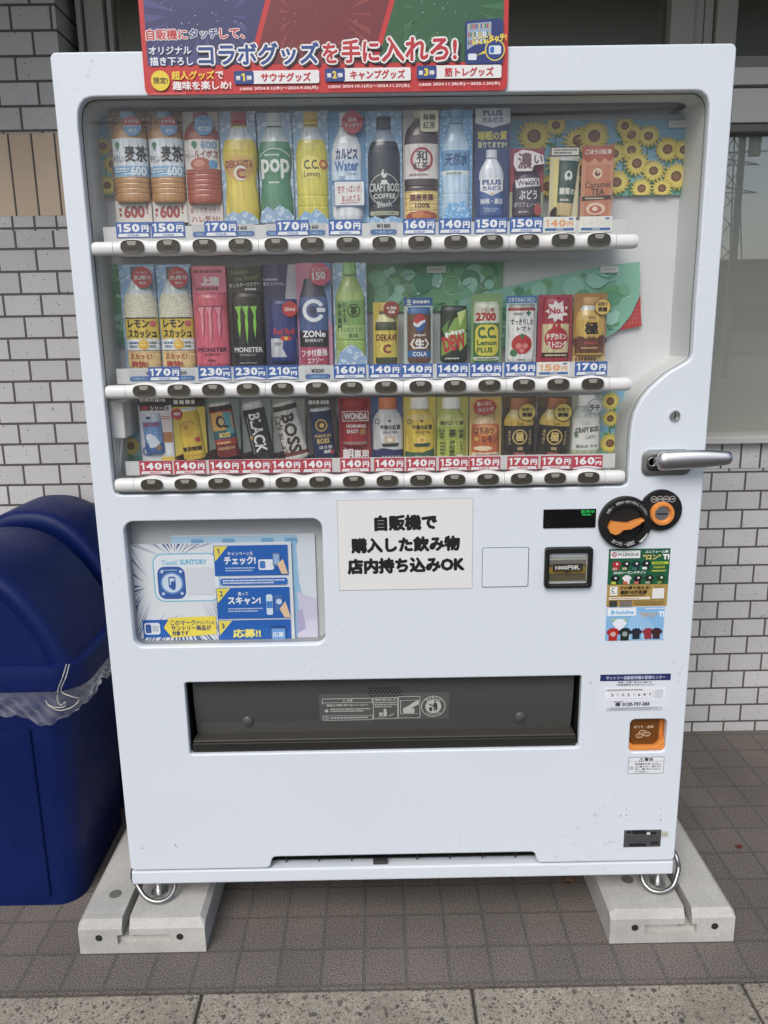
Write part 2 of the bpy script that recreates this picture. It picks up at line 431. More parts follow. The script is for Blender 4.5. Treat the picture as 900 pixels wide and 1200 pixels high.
def mat_tiles(name, W, H, tile, tile2, grout, gap, offset=.5, speck=(96, 94, 90), speckr=.155, speckscale=75.0, axis='XZ', rough=.6, grain=0.0, ox=0.0, oz=0.0, bumpd=.004, blo=.88):
    m, ns, lk, b = nodes(name)
    tc = N(ns, 'ShaderNodeTexCoord'); sp = N(ns, 'ShaderNodeSeparateXYZ'); lk.new(tc.outputs['Object'], sp.inputs[0])
    cb = N(ns, 'ShaderNodeCombineXYZ')
    ax = N(ns, 'ShaderNodeMath', operation='ADD'); lk.new(sp.outputs['X'], ax.inputs[0]); ax.inputs[1].default_value = ox + 200 * W
    az = N(ns, 'ShaderNodeMath', operation='ADD'); lk.new(sp.outputs[axis[1]], az.inputs[0]); az.inputs[1].default_value = oz + 200 * H
    lk.new(ax.outputs[0], cb.inputs[0]); lk.new(az.outputs[0], cb.inputs[1])
    br = N(ns, 'ShaderNodeTexBrick', i_Scale=1.0, i_Mortar_Size=gap / 2, i_Mortar_Smooth=.15, i_Bias=0.0, i_Brick_Width=W, i_Row_Height=H)
    br.offset = offset; br.offset_frequency = 2; br.squash = 1
    br.inputs['Color1'].default_value = (*L3(tile), 1); br.inputs['Color2'].default_value = (*L3(tile2), 1); br.inputs['Mortar'].default_value = (*L3(grout), 1)
    lk.new(cb.outputs[0], br.inputs['Vector'])
    n0 = N(ns, 'ShaderNodeTexNoise', i_Scale=2.5, i_Detail=5.0); lk.new(tc.outputs['Object'], n0.inputs['Vector'])
    r0 = ramp(ns, [(.3, (blo,) * 3), (.7, (1.08,) * 3)]); lk.new(n0.outputs[0], r0.inputs[0])
    mz = N(ns, 'ShaderNodeMix', data_type='RGBA', blend_type='MULTIPLY'); mz.inputs[0].default_value = 1
    lk.new(br.outputs['Color'], mz.inputs[6]); lk.new(r0.outputs[0], mz.inputs[7])
    vo = N(ns, 'ShaderNodeTexVoronoi', i_Scale=speckscale); lk.new(tc.outputs['Object'], vo.inputs['Vector'])
    nn = N(ns, 'ShaderNodeTexNoise', i_Scale=speckscale * .6, i_Detail=1.0); lk.new(tc.outputs['Object'], nn.inputs['Vector'])
    sub = N(ns, 'ShaderNodeMath', operation='MULTIPLY_ADD'); lk.new(nn.outputs[0], sub.inputs[0]); sub.inputs[1].default_value = .35; lk.new(vo.outputs['Distance'], sub.inputs[2])
    r3 = ramp(ns, [(.17 + speckr * .4, (1,) * 3), (.17 + speckr, (0,) * 3)]); lk.new(sub.outputs[0], r3.inputs[0])
    inv = N(ns, 'ShaderNodeMath', operation='SUBTRACT'); inv.inputs[0].default_value = 1; lk.new(br.outputs['Fac'], inv.inputs[1])
    ms = N(ns, 'ShaderNodeMath', operation='MULTIPLY'); lk.new(r3.outputs[0], ms.inputs[0]); lk.new(inv.outputs[0], ms.inputs[1])
    m2 = N(ns, 'ShaderNodeMix', data_type='RGBA'); lk.new(ms.outputs[0], m2.inputs[0]); lk.new(mz.outputs[2], m2.inputs[6]); m2.inputs[7].default_value = (*L3(speck), 1)
    out = m2.outputs[2]
    g = N(ns, 'ShaderNodeTexNoise', i_Scale=300.0, i_Detail=4.0); lk.new(tc.outputs['Object'], g.inputs['Vector'])
    if grain:
        rg = ramp(ns, [(.35, (1 - grain,) * 3), (.65, (1 + grain,) * 3)]); lk.new(g.outputs[0], rg.inputs[0])
        mg = N(ns, 'ShaderNodeMix', data_type='RGBA', blend_type='MULTIPLY'); mg.inputs[0].default_value = 1
        lk.new(out, mg.inputs[6]); lk.new(rg.outputs[0], mg.inputs[7]); out = mg.outputs[2]
    lk.new(out, b.inputs['Base Color']); b.inputs['Roughness'].default_value = rough
    hh = N(ns, 'ShaderNodeMath', operation='MULTIPLY_ADD'); lk.new(g.outputs[0], hh.inputs[0]); hh.inputs[1].default_value = .05; lk.new(inv.outputs[0], hh.inputs[2])
    bp = N(ns, 'ShaderNodeBump', i_Strength=.8, i_Distance=bumpd); lk.new(hh.outputs[0], bp.inputs['Height']); lk.new(bp.outputs[0], b.inputs['Normal'])
    return m
TP, TH = .1145, .0655
TILE = mat_tiles('grey_wall_tile', TP, TH, (198, 197, 196), (186, 185, 184), (84, 81, 77), .0075, ox=.032, oz=.012)
TILER = mat_tiles('grey_wall_tile_right', TP, TH, (198, 197, 196), (186, 185, 184), (88, 84, 78), .007, ox=.01, oz=.028)
TAN = mat_tiles('tan_soldier_tile', .0675, .40, (206, 186, 160), (197, 177, 151), (74, 70, 64), .006, offset=0, speckr=.0, ox=.028, oz=-.17)
SOLD = mat_tiles('grey_soldier_tile', .0655, .2, (197, 196, 195), (188, 187, 186), (85, 81, 76), .007, offset=0, ox=.01, oz=.05)
PAVE = mat_tiles('brown_paving_tile', .0980, .1085, (112, 105, 98), (106, 99, 93), (97, 92, 86), .008, offset=0, speck=(150, 142, 134), speckr=.10, speckscale=210.0, axis='XY', rough=.85, grain=.62, ox=-.003, oz=.045, bumpd=.004, blo=.76)

def mat_pebble():
    m, ns, lk, b = nodes('pebble_kerb')
    tc = N(ns, 'ShaderNodeTexCoord')
    nz = N(ns, 'ShaderNodeTexNoise', i_Scale=90.0, i_Detail=2.0); lk.new(tc.outputs['Object'], nz.inputs['Vector'])
    mxv = N(ns, 'ShaderNodeMix', data_type='VECTOR'); mxv.inputs[0].default_value = .012
    lk.new(tc.outputs['Object'], mxv.inputs[4]); lk.new(nz.outputs['Color'], mxv.inputs[5])
    n2 = N(ns, 'ShaderNodeTexNoise', i_Scale=5.0, i_Detail=7.0, i_Roughness=.7); lk.new(tc.outputs['Object'], n2.inputs['Vector'])
    rb = ramp(ns, [(.3, L3((126, 120, 107))), (.7, L3((174, 166, 150)))]); lk.new(n2.outputs[0], rb.inputs[0])
    g = N(ns, 'ShaderNodeTexNoise', i_Scale=330.0, i_Detail=2.0); lk.new(tc.outputs['Object'], g.inputs['Vector'])
    rg = ramp(ns, [(.3, (.6,) * 3), (.7, (1.3,) * 3)]); lk.new(g.outputs[0], rg.inputs[0])
    mg = N(ns, 'ShaderNodeMix', data_type='RGBA', blend_type='MULTIPLY'); mg.inputs[0].default_value = 1; lk.new(rb.outputs[0], mg.inputs[6]); lk.new(rg.outputs[0], mg.inputs[7])
    out = mg.outputs[2]; hs = None
    for sc_, lo, cut in ((230.0, .17, .58), (125.0, .20, .50), (62.0, .22, .22)):
        vo = N(ns, 'ShaderNodeTexVoronoi', i_Scale=sc_, i_Randomness=1.0); lk.new(mxv.outputs[1], vo.inputs['Vector'])
        sep = N(ns, 'ShaderNodeSeparateColor'); lk.new(vo.outputs['Color'], sep.inputs[0])
        on = N(ns, 'ShaderNodeMath', operation='LESS_THAN'); lk.new(sep.outputs[1], on.inputs[0]); on.inputs[1].default_value = cut
        sz = N(ns, 'ShaderNodeMath', operation='MULTIPLY_ADD'); lk.new(sep.outputs[2], sz.inputs[0]); sz.inputs[1].default_value = -.22; lk.new(vo.outputs['Distance'], sz.inputs[2])
        rd = ramp(ns, [(lo, (1,) * 3), (lo + .07, (0,) * 3)]); lk.new(sz.outputs[0], rd.inputs[0])
        fm = N(ns, 'ShaderNodeMath', operation='MULTIPLY'); lk.new(rd.outputs[0], fm.inputs[0]); lk.new(on.outputs[0], fm.inputs[1])
        rc = ramp(ns, [(0, L3((78, 75, 68))), (.35, L3((104, 100, 90))), (.6, L3((92, 84, 76))), (.8, L3((128, 124, 114))), (1, L3((66, 65, 64)))]); lk.new(sep.outputs[0], rc.inputs[0])
        mx = N(ns, 'ShaderNodeMix', data_type='RGBA'); lk.new(fm.outputs[0], mx.inputs[0]); lk.new(out, mx.inputs[6]); lk.new(rc.outputs[0], mx.inputs[7]); out = mx.outputs[2]
    lk.new(out, b.inputs['Base Color']); b.inputs['Roughness'].default_value = .88
    bp = N(ns, 'ShaderNodeBump', i_Strength=.5, i_Distance=.002); lk.new(g.outputs[0], bp.inputs['Height']); lk.new(bp.outputs[0], b.inputs['Normal'])
    return m
PEB = mat_pebble()

def mat_glass(name, tint=(1, 1, 1), mult=1.5, rough=.0, ior=1.5, dust=0.0):
    m, ns, lk, b = nodes(name); ns.remove(b)
    o = [n for n in ns if n.type == 'OUTPUT_MATERIAL'][0]
    t = N(ns, 'ShaderNodeBsdfTransparent'); t.inputs[0].default_value = (*tint, 1)
    g = N(ns, 'ShaderNodeBsdfGlossy'); g.inputs['Roughness'].default_value = rough
    lw = N(ns, 'ShaderNodeLayerWeight', i_Blend=.5); pw = N(ns, 'ShaderNodeMath', operation='POWER'); lk.new(lw.outputs['Facing'], pw.inputs[0]); pw.inputs[1].default_value = 5
    mu = N(ns, 'ShaderNodeMath', operation='MULTIPLY_ADD', use_clamp=True); lk.new(pw.outputs[0], mu.inputs[0]); mu.inputs[1].default_value = .94; mu.inputs[2].default_value = .042 * mult
    mx = N(ns, 'ShaderNodeMixShader'); lk.new(mu.outputs[0], mx.inputs[0]); lk.new(t.outputs[0], mx.inputs[1]); lk.new(g.outputs[0], mx.inputs[2])
    if dust:
        tc = N(ns, 'ShaderNodeTexCoord'); nz = N(ns, 'ShaderNodeTexNoise', i_Scale=3.0, i_Detail=6.0, i_Roughness=.65, i_Distortion=.6); lk.new(tc.outputs['Object'], nz.inputs['Vector'])
        r = ramp(ns, [(.35, (dust * .35,) * 3), (.72, (dust * 1.6,) * 3)]); lk.new(nz.outputs[0], r.inputs[0])
        df = N(ns, 'ShaderNodeBsdfDiffuse'); df.inputs[0].default_value = (.72, .74, .74, 1)
        m2 = N(ns, 'ShaderNodeMixShader'); lk.new(r.outputs[0], m2.inputs[0]); lk.new(mx.outputs[0], m2.inputs[1]); lk.new(df.outputs[0], m2.inputs[2]); mx = m2
    lk.new(mx.outputs[0], o.inputs[0])
    return m
GLASS = mat_glass('display_glass', (.985, .99, .985), .62, dust=.026)
CLEAR = mat_glass('clear_plastic', (.985, .99, .99), .45, .06)
WGLASS = mat_glass('window_glass', (.95, .96, .94), 3.4, .0)
DGLASS = mat_glass('dark_window_glass', (.85, .85, .80), .8, .25)

def mat_ice(name, a, b_, c, vs=150.0):
    m, ns, lk, b = nodes(name)
    tc = N(ns, 'ShaderNodeTexCoord')
    v1 = N(ns, 'ShaderNodeTexVoronoi', i_Scale=vs); lk.new(tc.outputs['Object'], v1.inputs['Vector'])
    nz = N(ns, 'ShaderNodeTexNoise', i_Scale=vs * .8, i_Detail=4.0, i_Distortion=2.5); lk.new(tc.outputs['Object'], nz.inputs['Vector'])
    ad = N(ns, 'ShaderNodeMath', operation='ADD'); lk.new(v1.outputs['Distance'], ad.inputs[0]); lk.new(nz.outputs[0], ad.inputs[1])
    r = ramp(ns, [(.45, L3(a)), (.8, L3(b_)), (1.0, L3(c))]); lk.new(ad.outputs[0], r.inputs[0])
    lk.new(r.outputs[0], b.inputs['Base Color']); b.inputs['Roughness'].default_value = .35
    return m
ICE = mat_ice('ice_print', (96, 128, 164), (206, 218, 228), (140, 168, 196), 85.0)
ICED = mat_ice('blue_ice_print', (84, 126, 172), (190, 212, 230), (130, 168, 204), 85.0)
BEANS = mat_ice('coffee_bean_print', (95, 50, 38), (50, 24, 20), (25, 12, 12))
GRAIN = mat_ice('barley_print', (205, 160, 105), (150, 100, 60), (95, 60, 40))
WATER = mat_ice('water_print', (215, 232, 245), (160, 200, 228), (110, 165, 210))
LEMON = mat_speck('squash_print', (198, 196, 174), (212, 210, 190), (120, 116, 96), 300.0, .3, 0, .10, .20, 20.0, 260.0)

STEEL = M((206, 206, 204), .34, 1.0, name='brushed_steel')
CHROME = M((158, 158, 156), .34, 1.0, name='zinc_rod')
RUB = M((18, 18, 19), .5, name='black_plastic')
ORANGE = M((224, 142, 68), .4, name='orange_plastic')
RAILW = M((224, 224, 220), .35, name='rail_plastic')
BTN = M((66, 63, 54), .3, name='smoked_button')
BTNW = M((150, 148, 138), .3, name='button_window')
FRAMEG = M((222, 221, 216), .5, name='aluminium_frame')
FRAMED = M((150, 149, 145), .5, name='dark_aluminium_frame')
INN = M((196, 198, 198), .55, name='display_lining')

# ------------------------------------------------------------------ the setting
g = MB(); g.box(-400, 400, -400, 400, -.30, -.12, ASPH); struct(g.build('road'))
g = MB(); g.box(-12, 12, -.163, 1.2, -.12, 0.0, PAVE); struct(g.build('pavement'))
g = MB()
xs = [-3.46, -2.86, -2.26, -1.66, -1.06, -.456, .147, .752, 1.36, 1.96, 2.56, 3.16]
for a, b in zip(xs, xs[1:]):
    g.box(a + .003, b - .003, -.285, -.168, -.16, .001, PEB)
g.box(-12, 12, -.28, -.16, -.17, -.008, M((70, 66, 60), .9))
struct(g.build('kerb', bevel=.006, seg=2))

shop = thing('shop_building', 'grey tiled shop front with dark framed windows behind the drinks machine', 'building', (0, 1, 0))
b = MB()
b.box(-6, -.935, .85, 1.3, 0, 1.742, TILE); b.box(-6, -.935, .85, 1.3, 2.012, 3.4, TILE)
b.box(-6, -.935, .853, 1.3, 1.742, 1.785, SOLD)
b.box(-6, -.935, .852, 1.3, 1.785, 2.012, TAN)
b.build('tiled_pillar', shop, bevel=0)
b = MB(); b.box(-.6, 6, .96, 1.3, 0, .968, TILER); b.box(-.6, 6, .957, 1.3, .968, 1.055, SOLD)
b.build('tiled_wall', shop)
b = MB(); b.box(-.93, 6, .925, 1.1, 1.055, 1.078, M((190, 189, 184), .5)); b.build('window_sill', shop, bevel=.003)
# dark upper lights and their frame
wf = MB()
for x0, x1, y in ((.845, .915, .95), (.918, .948, .965), (.951, .977, .965), (.982, 1.043, .95), (-.905, -.89, .93), (-.885, -.83, .945), (-.825, -.81, .965)):
    wf.box(x0, x1, y, 1.06, 1.078, 3.2, M((165, 164, 158), .5))
for z0, z1, y in ((2.192, 2.226, .968), (2.142, 2.19, .95), (2.036, 2.131, .945)):
    wf.box(1.045, 6, y, 1.06, z0, z1, FRAMEG if z0 < 2.19 else FRAMED)
wf.box(1.045, 6, .985, 1.05, 2.131, 2.142, M((12, 12, 12), .6))
for x in (2.6, 4.2): wf.box(x, x + .06, .948, 1.055, 1.078, 2.036, FRAMEG)
wf.box(1.045, 6, .955, 1.05, 2.012, 2.034, M((120, 119, 112), .5))
wfo = wf.build('window', shop, bevel=.002)
b = MB(); b.box(1.05, 6, .99, .995, 1.078, 2.02, WGLASS); b.box(1.05, 6, .99, .995, 2.226, 3.2, DGLASS); b.box(-.81, .845, .99, .995, 1.08, 3.2, DGLASS)
b.build('pane', wfo)
b = MB(); b.box(1.05, 6, 1.0, 1.003, 1.078, 2.02, M((196, 196, 190), .8)); b.build('blind', wfo)
b = MB(); b.box(-.93, 6, 1.06, 1.3, 1.05, 3.4, M((98, 95, 80), .9)); b.build('back_wall', shop)
b = MB(); b.box(-6, 6, -.15, 1.3, 2.68, 2.95, M((120, 118, 112), .8)); b.build('eave', shop, bevel=.01)

# ------------------------------------------------------------------ the drinks machine
DW, DZ0, DZ1 = .65, .190, 1.958
vm = thing('vending_machine', 'white drinks vending machine with lit display rows standing on two concrete blocks', 'vending machine', (0, .35, .091))
vm['label'] = 'white drinks vending machine with three display rows standing on two concrete blocks'

OPEN = [ON(*p) for p in ((91.6, 150), (91.1, 140), (91.5, 130), (94, 122), (98.5, 116.5), (105.5, 113.9), (113, 113.3),
        (816, 105.7), (822, 106.6), (828.5, 112), (831.4, 121), (831.6, 130), (820.7, 290), (815.6, 354.5), (813, 403), (812.4, 413), (811.2, 418.7), (807.5, 423),
        (801.4, 426.8), (783.3, 437.2), (771, 447.5), (762.6, 455.2), (754, 465.5), (749.0, 473.3), (744.5, 483), (742, 491.4), (740, 503), (738.9, 514.6), (737.3, 548), (736.4, 563), (735.2, 567), (731, 569.4), (726, 570),
        (145, 580.6), (138, 580.2), (134.4, 578), (132.6, 573), (131.5, 564))]
WIN = framepx(150.5, 609.5, 379.5, 757, 0)
OUT = framepx(219, 796, 680, 880.5, 0)
CUP = framepx(738, 843, 781, 881.5, 0)
def fr_rr(f, r): return rrect(f.cx - f.w / 2, f.cx + f.w / 2, f.cz - f.h / 2, f.cz + f.h / 2, r)
nx0, nz = ON(317, 1005); nx1 = ON(629, 1000)[0]
nz = DZ0 + .030
outer = []
outer += rrect(-DW, DW, DZ0, DZ1, .012)
# notch in the lower edge
i0 = next(i for i, p in enumerate(outer) if p[1] < DZ0 + .001 and p[0] > -.64 and i > 0 and outer[i - 1][0] < p[0]) if False else None
top = [p for p in outer if p[1] > 1]; bl = [p for p in outer if p[1] < 1 and p[0] < 0]; br = [p for p in outer if p[1] < 1 and p[0] > 0]
def qarc(cx, cz, r, a0, a1, n=5): return [(cx + r * math.cos(math.radians(a0 + (a1 - a0) * k / n)), cz + r * math.sin(math.radians(a0 + (a1 - a0) * k / n))) for k in range(n + 1)]
notch = qarc(nx0 - .012, DZ0 + .012, .012, -90, 0, 4) + qarc(nx0 + .014, nz - .012, .012, 180, 90, 4) + qarc(nx1 - .014, nz - .012, .012, 90, 0, 4) + qarc(nx1 + .012, DZ0 + .012, .012, 180, 270, 4)
outline = top + bl + notch + br
door = sheet('door', [outline, OPEN, fr_rr(WIN, .022), fr_rr(OUT, .006), fr_rr(CUP, .012)], 0, .02, WHITE, vm, bevel=.003)

b = MB()
def lining(mb, pts, y0, y1, mat, grow=.0):
    n = len(pts); cx = sum(p[0] for p in pts) / n; cz = sum(p[1] for p in pts) / n
    P = [(cx + (p[0] - cx) * (1 + grow), cz + (p[1] - cz) * (1 + grow)) for p in pts]
    v = [(p[0], y0, p[1]) for p in P] + [(p[0], y1, p[1]) for p in P]
    mb.add(v, [(i, (i + 1) % n, n + (i + 1) % n, n + i) for i in range(n)], mat, True)
    return P
# cabinet shell behind the door
c = MB()
for a in ((-.648, -.63), (.63, .648)): c.box(a[0], a[1], .021, .70, .19, 1.955, WHITE)
c.box(-.648, .648, .021, .70, 1.94, 1.956, WHITE); c.box(-.648, .648, .68, .70, .19, 1.94, WHITE)
c.build('cabinet', vm, bevel=.002)
base = MB(); base.box(-.6505, .6505, .003, .70, .149, .1845, WHITE); base.build('base', vm, bevel=.004)
BACK = .135
b = MB(); lining(b, OPEN, .020, BACK, M((214, 216, 214), .6), .0015)
b.box(-.61, .61, BACK, BACK + .01, .98, 1.90, M((206, 208, 210), .5))
lin_o = b.build('display_case', vm, sharp=30)
b = MB()
n = len(OPEN)
P = OPEN; cx = sum(p[0] for p in P) / n; cz = sum(p[1] for p in P) / n
Q = [(cx + (p[0] - cx) * .998, cz + (p[1] - cz) * .9965) for p in P]
v = [(p[0], .0206, p[1]) for p in P] + [(p[0], .0206, p[1]) for p in Q]
b.add(v, [(i, (i + 1) % n, n + (i + 1) % n, n + i) for i in range(n)], RUB)
b.build('gasket', lin_o)
b = MB()
tri = tessellate_polygon([[Vector((p[0], p[1], 0)) for p in OPEN]])
gv = [(p[0], .023, p[1]) for p in OPEN]
tri = [t if (OPEN[t[1]][0]-OPEN[t[0]][0])*(OPEN[t[2]][1]-OPEN[t[0]][1])-(OPEN[t[1]][1]-OPEN[t[0]][1])*(OPEN[t[2]][0]-OPEN[t[0]][0])>0 else (t[0],t[2],t[1]) for t in tri]
b.add(gv, tri, GLASS); b.build('display_glass', vm)
# dark ceiling strip with lamp holders inside the case
b = MB(); b.box(-.575, .575, .085, .134, 1.868, 1.895, M((120, 122, 122), .6))
for px in (728, 752, 795): 
    x, z = ON(px, 121, .1); b.box(x - .012, x + .012, .09, .134, z - .012, z + .008, M((70, 70, 68), .5))
b.build('lamp_housing', lin_o, bevel=.003)
# column of the lining along the right
b = MB(); x0, z0 = ON(797, 432, BACK); x1, _ = ON(806, 430, BACK)
b.box(x0 - .003, x0 + .003, BACK - .004, BACK - .001, 1.25, 1.87, M((120, 121, 122), .6)); b.build('seam', lin_o)

# button rails
BX0 = (ON(154.6, 288.3, -.01)[0] + ON(168.5, 457.3, -.01)[0] + ON(178.7, 566.5, -.01)[0]) / 3
BX1 = (ON(702.5, 282, -.01)[0] + ON(694.3, 449.7, -.01)[0] + ON(689.2, 559.6, -.01)[0]) / 3
BXS = [BX0 + (BX1 - BX0) * i / 13 for i in range(14)]
RZ = [(ON(154.6, 289, 0)[1] + ON(702.5, 282.8, 0)[1]) / 2, (ON(168.5, 457.6, 0)[1] + ON(694.3, 450.2, 0)[1]) / 2, (ON(178.7, 566, 0)[1] + ON(689.2, 560, 0)[1]) / 2]
XE = [(ON(108, 291, 0)[0], ON(747.5, 281, 0)[0]), (ON(124, 458, 0)[0], ON(739, 449, 0)[0]), (ON(135, 566, 0)[0], ON(732, 558, 0)[0])]
btn_me = None
for r in range(3):
    zc = RZ[r]; x0, x1 = XE[r]
    b = MB()
    cuts = [x0, BXS[0] - .04] + [(BXS[k] + BXS[k + 1]) / 2 for k in (3, 7, 10)] + [BXS[13] + .036, x1]
    for a, e in zip(cuts, cuts[1:]):
        rings = []; steps = max(4, int((e - a) / .006))
        pts = [a + .0004 + (e - a - .0008) * k / steps for k in range(steps + 1)]
        for x in pts:
            bump = max((.5 + .5 * math.cos(PI * min(1, abs(x - bx) / .036)) for bx in BXS))
            rz = .0140 + .0034 * bump; ry = .016 + .0028 * bump; zz = zc - .002 + .0018 * bump
            if a == cuts[0] or e == cuts[-1]:
                ex = min(abs(x - x0), abs(x - x1)); q = min(1, .80 + .2 * math.sqrt(min(1, ex / .005))); rz *= q; ry *= q
            rings.append([(x, .008 - ry * math.copysign(abs(math.cos(t)) ** .8, math.cos(t)), zz + rz * math.copysign(abs(math.sin(t)) ** .8, math.sin(t))) for t in [2 * PI * k / 20 for k in range(20)]])
        b.loft(rings, RAILW)
    b.box(x0 + .01, x1 - .01, .0, .016, zc - .008, zc + .006, M((40, 40, 40), .7))
    rail = b.build('button_rail', vm, sharp=60)
    for bx in BXS:
        if btn_me is None:
            q = MB(); rings = []
            for k, (s_, d) in enumerate(((1.04, 0), (1.04, .0010), (1.01, .0018), (.985, .0012), (.97, .0006))):
                o_ = sell(0, 0, .0222 * s_, .0122 * s_, 32, 2.7)
                rings.append([(x, -d - .0012 * (1 - (x / .0222) ** 2), z) for x, z in o_])
            q.loft(rings[:4], M((90, 88, 80), .3), caps=(False, False))
            dome = [rings[4]]
            for s_ in (.7, .4, .1): dome.append([(x * s_, -.0004 - .0012 * (1 - s_ * s_), z * s_) for x, z in sell(0, 0, .0222 * .97, .0122 * .97, 32, 2.7)])
            q.loft([rings[3]] + dome, BTN, caps=(False, True))
            tr = [(-.0100, .0098), (-.0062, .0022), (.0062, .0022), (.0100, .0098), (.004, .0108), (-.004, .0108)]
            q.add([(x, -.0026, z) for x, z in tr], [tuple(range(6))], BTNW)
            bo = q.build('button', rail, loc=(0, 0, 0)); btn_me = bo.data
        else:
            bo = bpy.data.objects.new('button', btn_me); COL.objects.link(bo); bo.parent = rail
        bo.location = Vector((bx, .008 - .0190, zc + .0004)) - LOC[rail.name]
    # clear tag holder strip and shelf behind the rail
    b = MB(); hz = zc + (.044 if r < 2 else .043)
    b.box(x0 + .012, x1 - .010, .040, .042, zc + .012, hz, M((196, 198, 196), .35))
    b.box(x0 + .012, x1 - .010, .042, .132, zc + .028, zc + .031, M((190, 192, 192), .5))
    b.build('shelf', vm)

# white junction box with wires at the lower left of the case
jb = framepx(131, 470, 148, 513, .05)
b = MB(); b.box(jb.cx - jb.w / 2, jb.cx + jb.w / 2, .035, .125, jb.cz - jb.h / 2, jb.cz + jb.h / 2, M((214, 214, 212), .45)); jo = b.build('junction_box', vm, bevel=.003)
b = MB()
for px in (138.5, 143):
    p0 = ON(px, 514, .06); p1 = ON(140, 555, .06); b.tube([(p0[0], .06, p0[1]), (p0[0] * .6 + p1[0] * .4, .055, (p0[1] + p1[1]) / 2), (p1[0], .06, p1[1])], .0022, M((210, 210, 208), .4), 8)
b.build('wire', jo)

# poster window: recess, leaflets (things of their own, further down), cover pane
b = MB(); lining(b, fr_rr(WIN, .022), .019, .05, M((150, 152, 152), .6), .002); f = WIN
b.box(f.cx - f.w / 2 - .01, f.cx + f.w / 2 + .01, .05, .056, f.cz - f.h / 2 - .01, f.cz + f.h / 2 + .01, M((190, 192, 194), .5))
po = b.build('poster_pocket', vm, sharp=30)
b = MB(); pts = fr_rr(WIN, .022); b.add([(p[0], .021, p[1]) for p in pts], [tuple(range(len(pts)))], mat_glass('pocket_cover', (.97, .98, .98), .8, .02)); b.build('cover', po)

# product outlet
f = OUT
b = MB(); lining(b, fr_rr(OUT, .006), .019, .14, M((34, 34, 34), .5), .002)
b.box(f.cx - f.w / 2 - .01, f.cx + f.w / 2 + .01, .14, .15, f.cz - f.h / 2 - .01, f.cz + f.h / 2 + .01, M((30, 30, 30), .6))
ot = b.build('outlet_recess', vm, sharp=30)
FL = M((76, 76, 74), .18, name='smoked_flap')
zt, zb = f.cz + f.h / 2, f.cz - f.h / 2
b = MB(); rings = []
def flap_y(z):
    t = (zt - z) / (zt - zb)      # 0 at the top
    return .030 + .030 * max(0, t - .12) ** 1.8
zs = [zt + .004 - (zt - zb) * .885 * k / 16 for k in range(17)]
xa, xb = f.cx - f.w / 2 + .010, f.cx + f.w / 2 - .010
row = [(xa, xb)]
v = []
for z in zs: v += [(xa, flap_y(z), z), (xb, flap_y(z), z), (xa, flap_y(z) + .006, z), (xb, flap_y(z) + .006, z)]
fs = []
for k in range(16):
    a = 4 * k; fs += [(a, a + 4, a + 5, a + 1), (a + 2, a + 3, a + 7, a + 6), (a, a + 2, a + 6, a + 4), (a + 1, a + 5, a + 7, a + 3)]
b.add(v, fs, FL, True)
fl = b.build('outlet_flap', ot, sharp=30)
b = MB()
for px, py in ((289.5, 847), (610, 842)):
    x, z = ON(px, py, .03); b = MB(); b.lathe((x, flap_y(z), z), [(0, .012), (.004, .012), (.006, .009), (.007, .0)], M((80, 80, 78), .3), n=20); b.build('knob', fl)
b = MB()
zl = zs[-1]
b.box(xa - .005, xb + .005, .008, .05, zb + .001, zl - .001, M((44, 43, 39), .3)); b.box(xa - .004, xb + .004, .012, .05, zl - .001, zl + .004, M((68, 66, 60), .3))
b.build('outlet_lip', ot, bevel=.002)
# safety sticker on the flap with the bin emblem and sound holes
A = Art(framepx(374, 811, 526, 845, .0345), (20, 95, 825, 290), base=.0004)
A.fr.rel = lambda x, z: .0345 - flap_y(A.fr.cz + z) 
A.rect(20, 97, 825, 290, M((92, 92, 90), .3), 6)
LG_ = M((190, 190, 184), .5)
A.fr.rel = lambda x, z: .0345 - flap_y(A.fr.cz + z) + .0004
A.frame(42, 130, 350, 285, 4, LG_); A.line([(42, 158), (350, 158)], 3, LG_); A.line([(42, 252), (350, 252)], 3, LG_)
A.text('⚠ 注意', 165, 134, 228, 154, LG_, .03); A.text('商品は1本毎に取り出してください', 68, 166, 325, 184, LG_, .03)
A.circ(65, 215, 11, LG_); A.ring(65, 267, 12, 3, LG_); A.line([(57, 260), (73, 274)], 3, LG_)
A.fine(88, 196, 340, 226, 2, LG_, .55); A.fine(88, 258, 338, 276, 1, LG_, .6)
A.frame(356, 128, 507, 278, 4, LG_); A.text('商品の取り出し方', 368, 132, 496, 150, LG_, .03); A.fine(364, 154, 500, 198, 3, LG_, .5)
A.circ(428, 215, 10, LG_); A.rr(418, 225, 440, 262, 6, LG_); A.rr(392, 232, 412, 256, 5, LG_); A.poly([(450, 258), (482, 240), (484, 246), (454, 262)], LG_); A.text('PUSH', 386, 260, 418, 270, LG_)
A.frame(512, 122, 645, 275, 4, LG_); A.line([(518, 148), (640, 148)], 3, LG_); A.line([(526, 148), (526, 245), (632, 245)], 4, LG_)
A.poly([(540, 205), (572, 188), (610, 160), (638, 148), (638, 178), (604, 196), (584, 218), (566, 224)], LG_); A.rr(540, 206, 612, 240, 8, LG_)
A.circ(728, 195, 76, LG_); A.circ(728, 195, 71, M((92, 92, 90), .3)); A.circ(728, 195, 49, LG_)
DK = M((70, 70, 68), .4)
A.circ(740, 160, 7, DK); A.poly([(728, 170), (752, 170), (754, 200), (750, 226), (743, 226), (741, 204), (738, 226), (731, 226), (732, 196), (715, 190), (716, 184), (728, 184)], DK)
A.poly([(700, 200), (724, 200), (720, 228), (704, 228)], DK); A.poly([(702, 180), (712, 172), (718, 182), (708, 190)], DK)
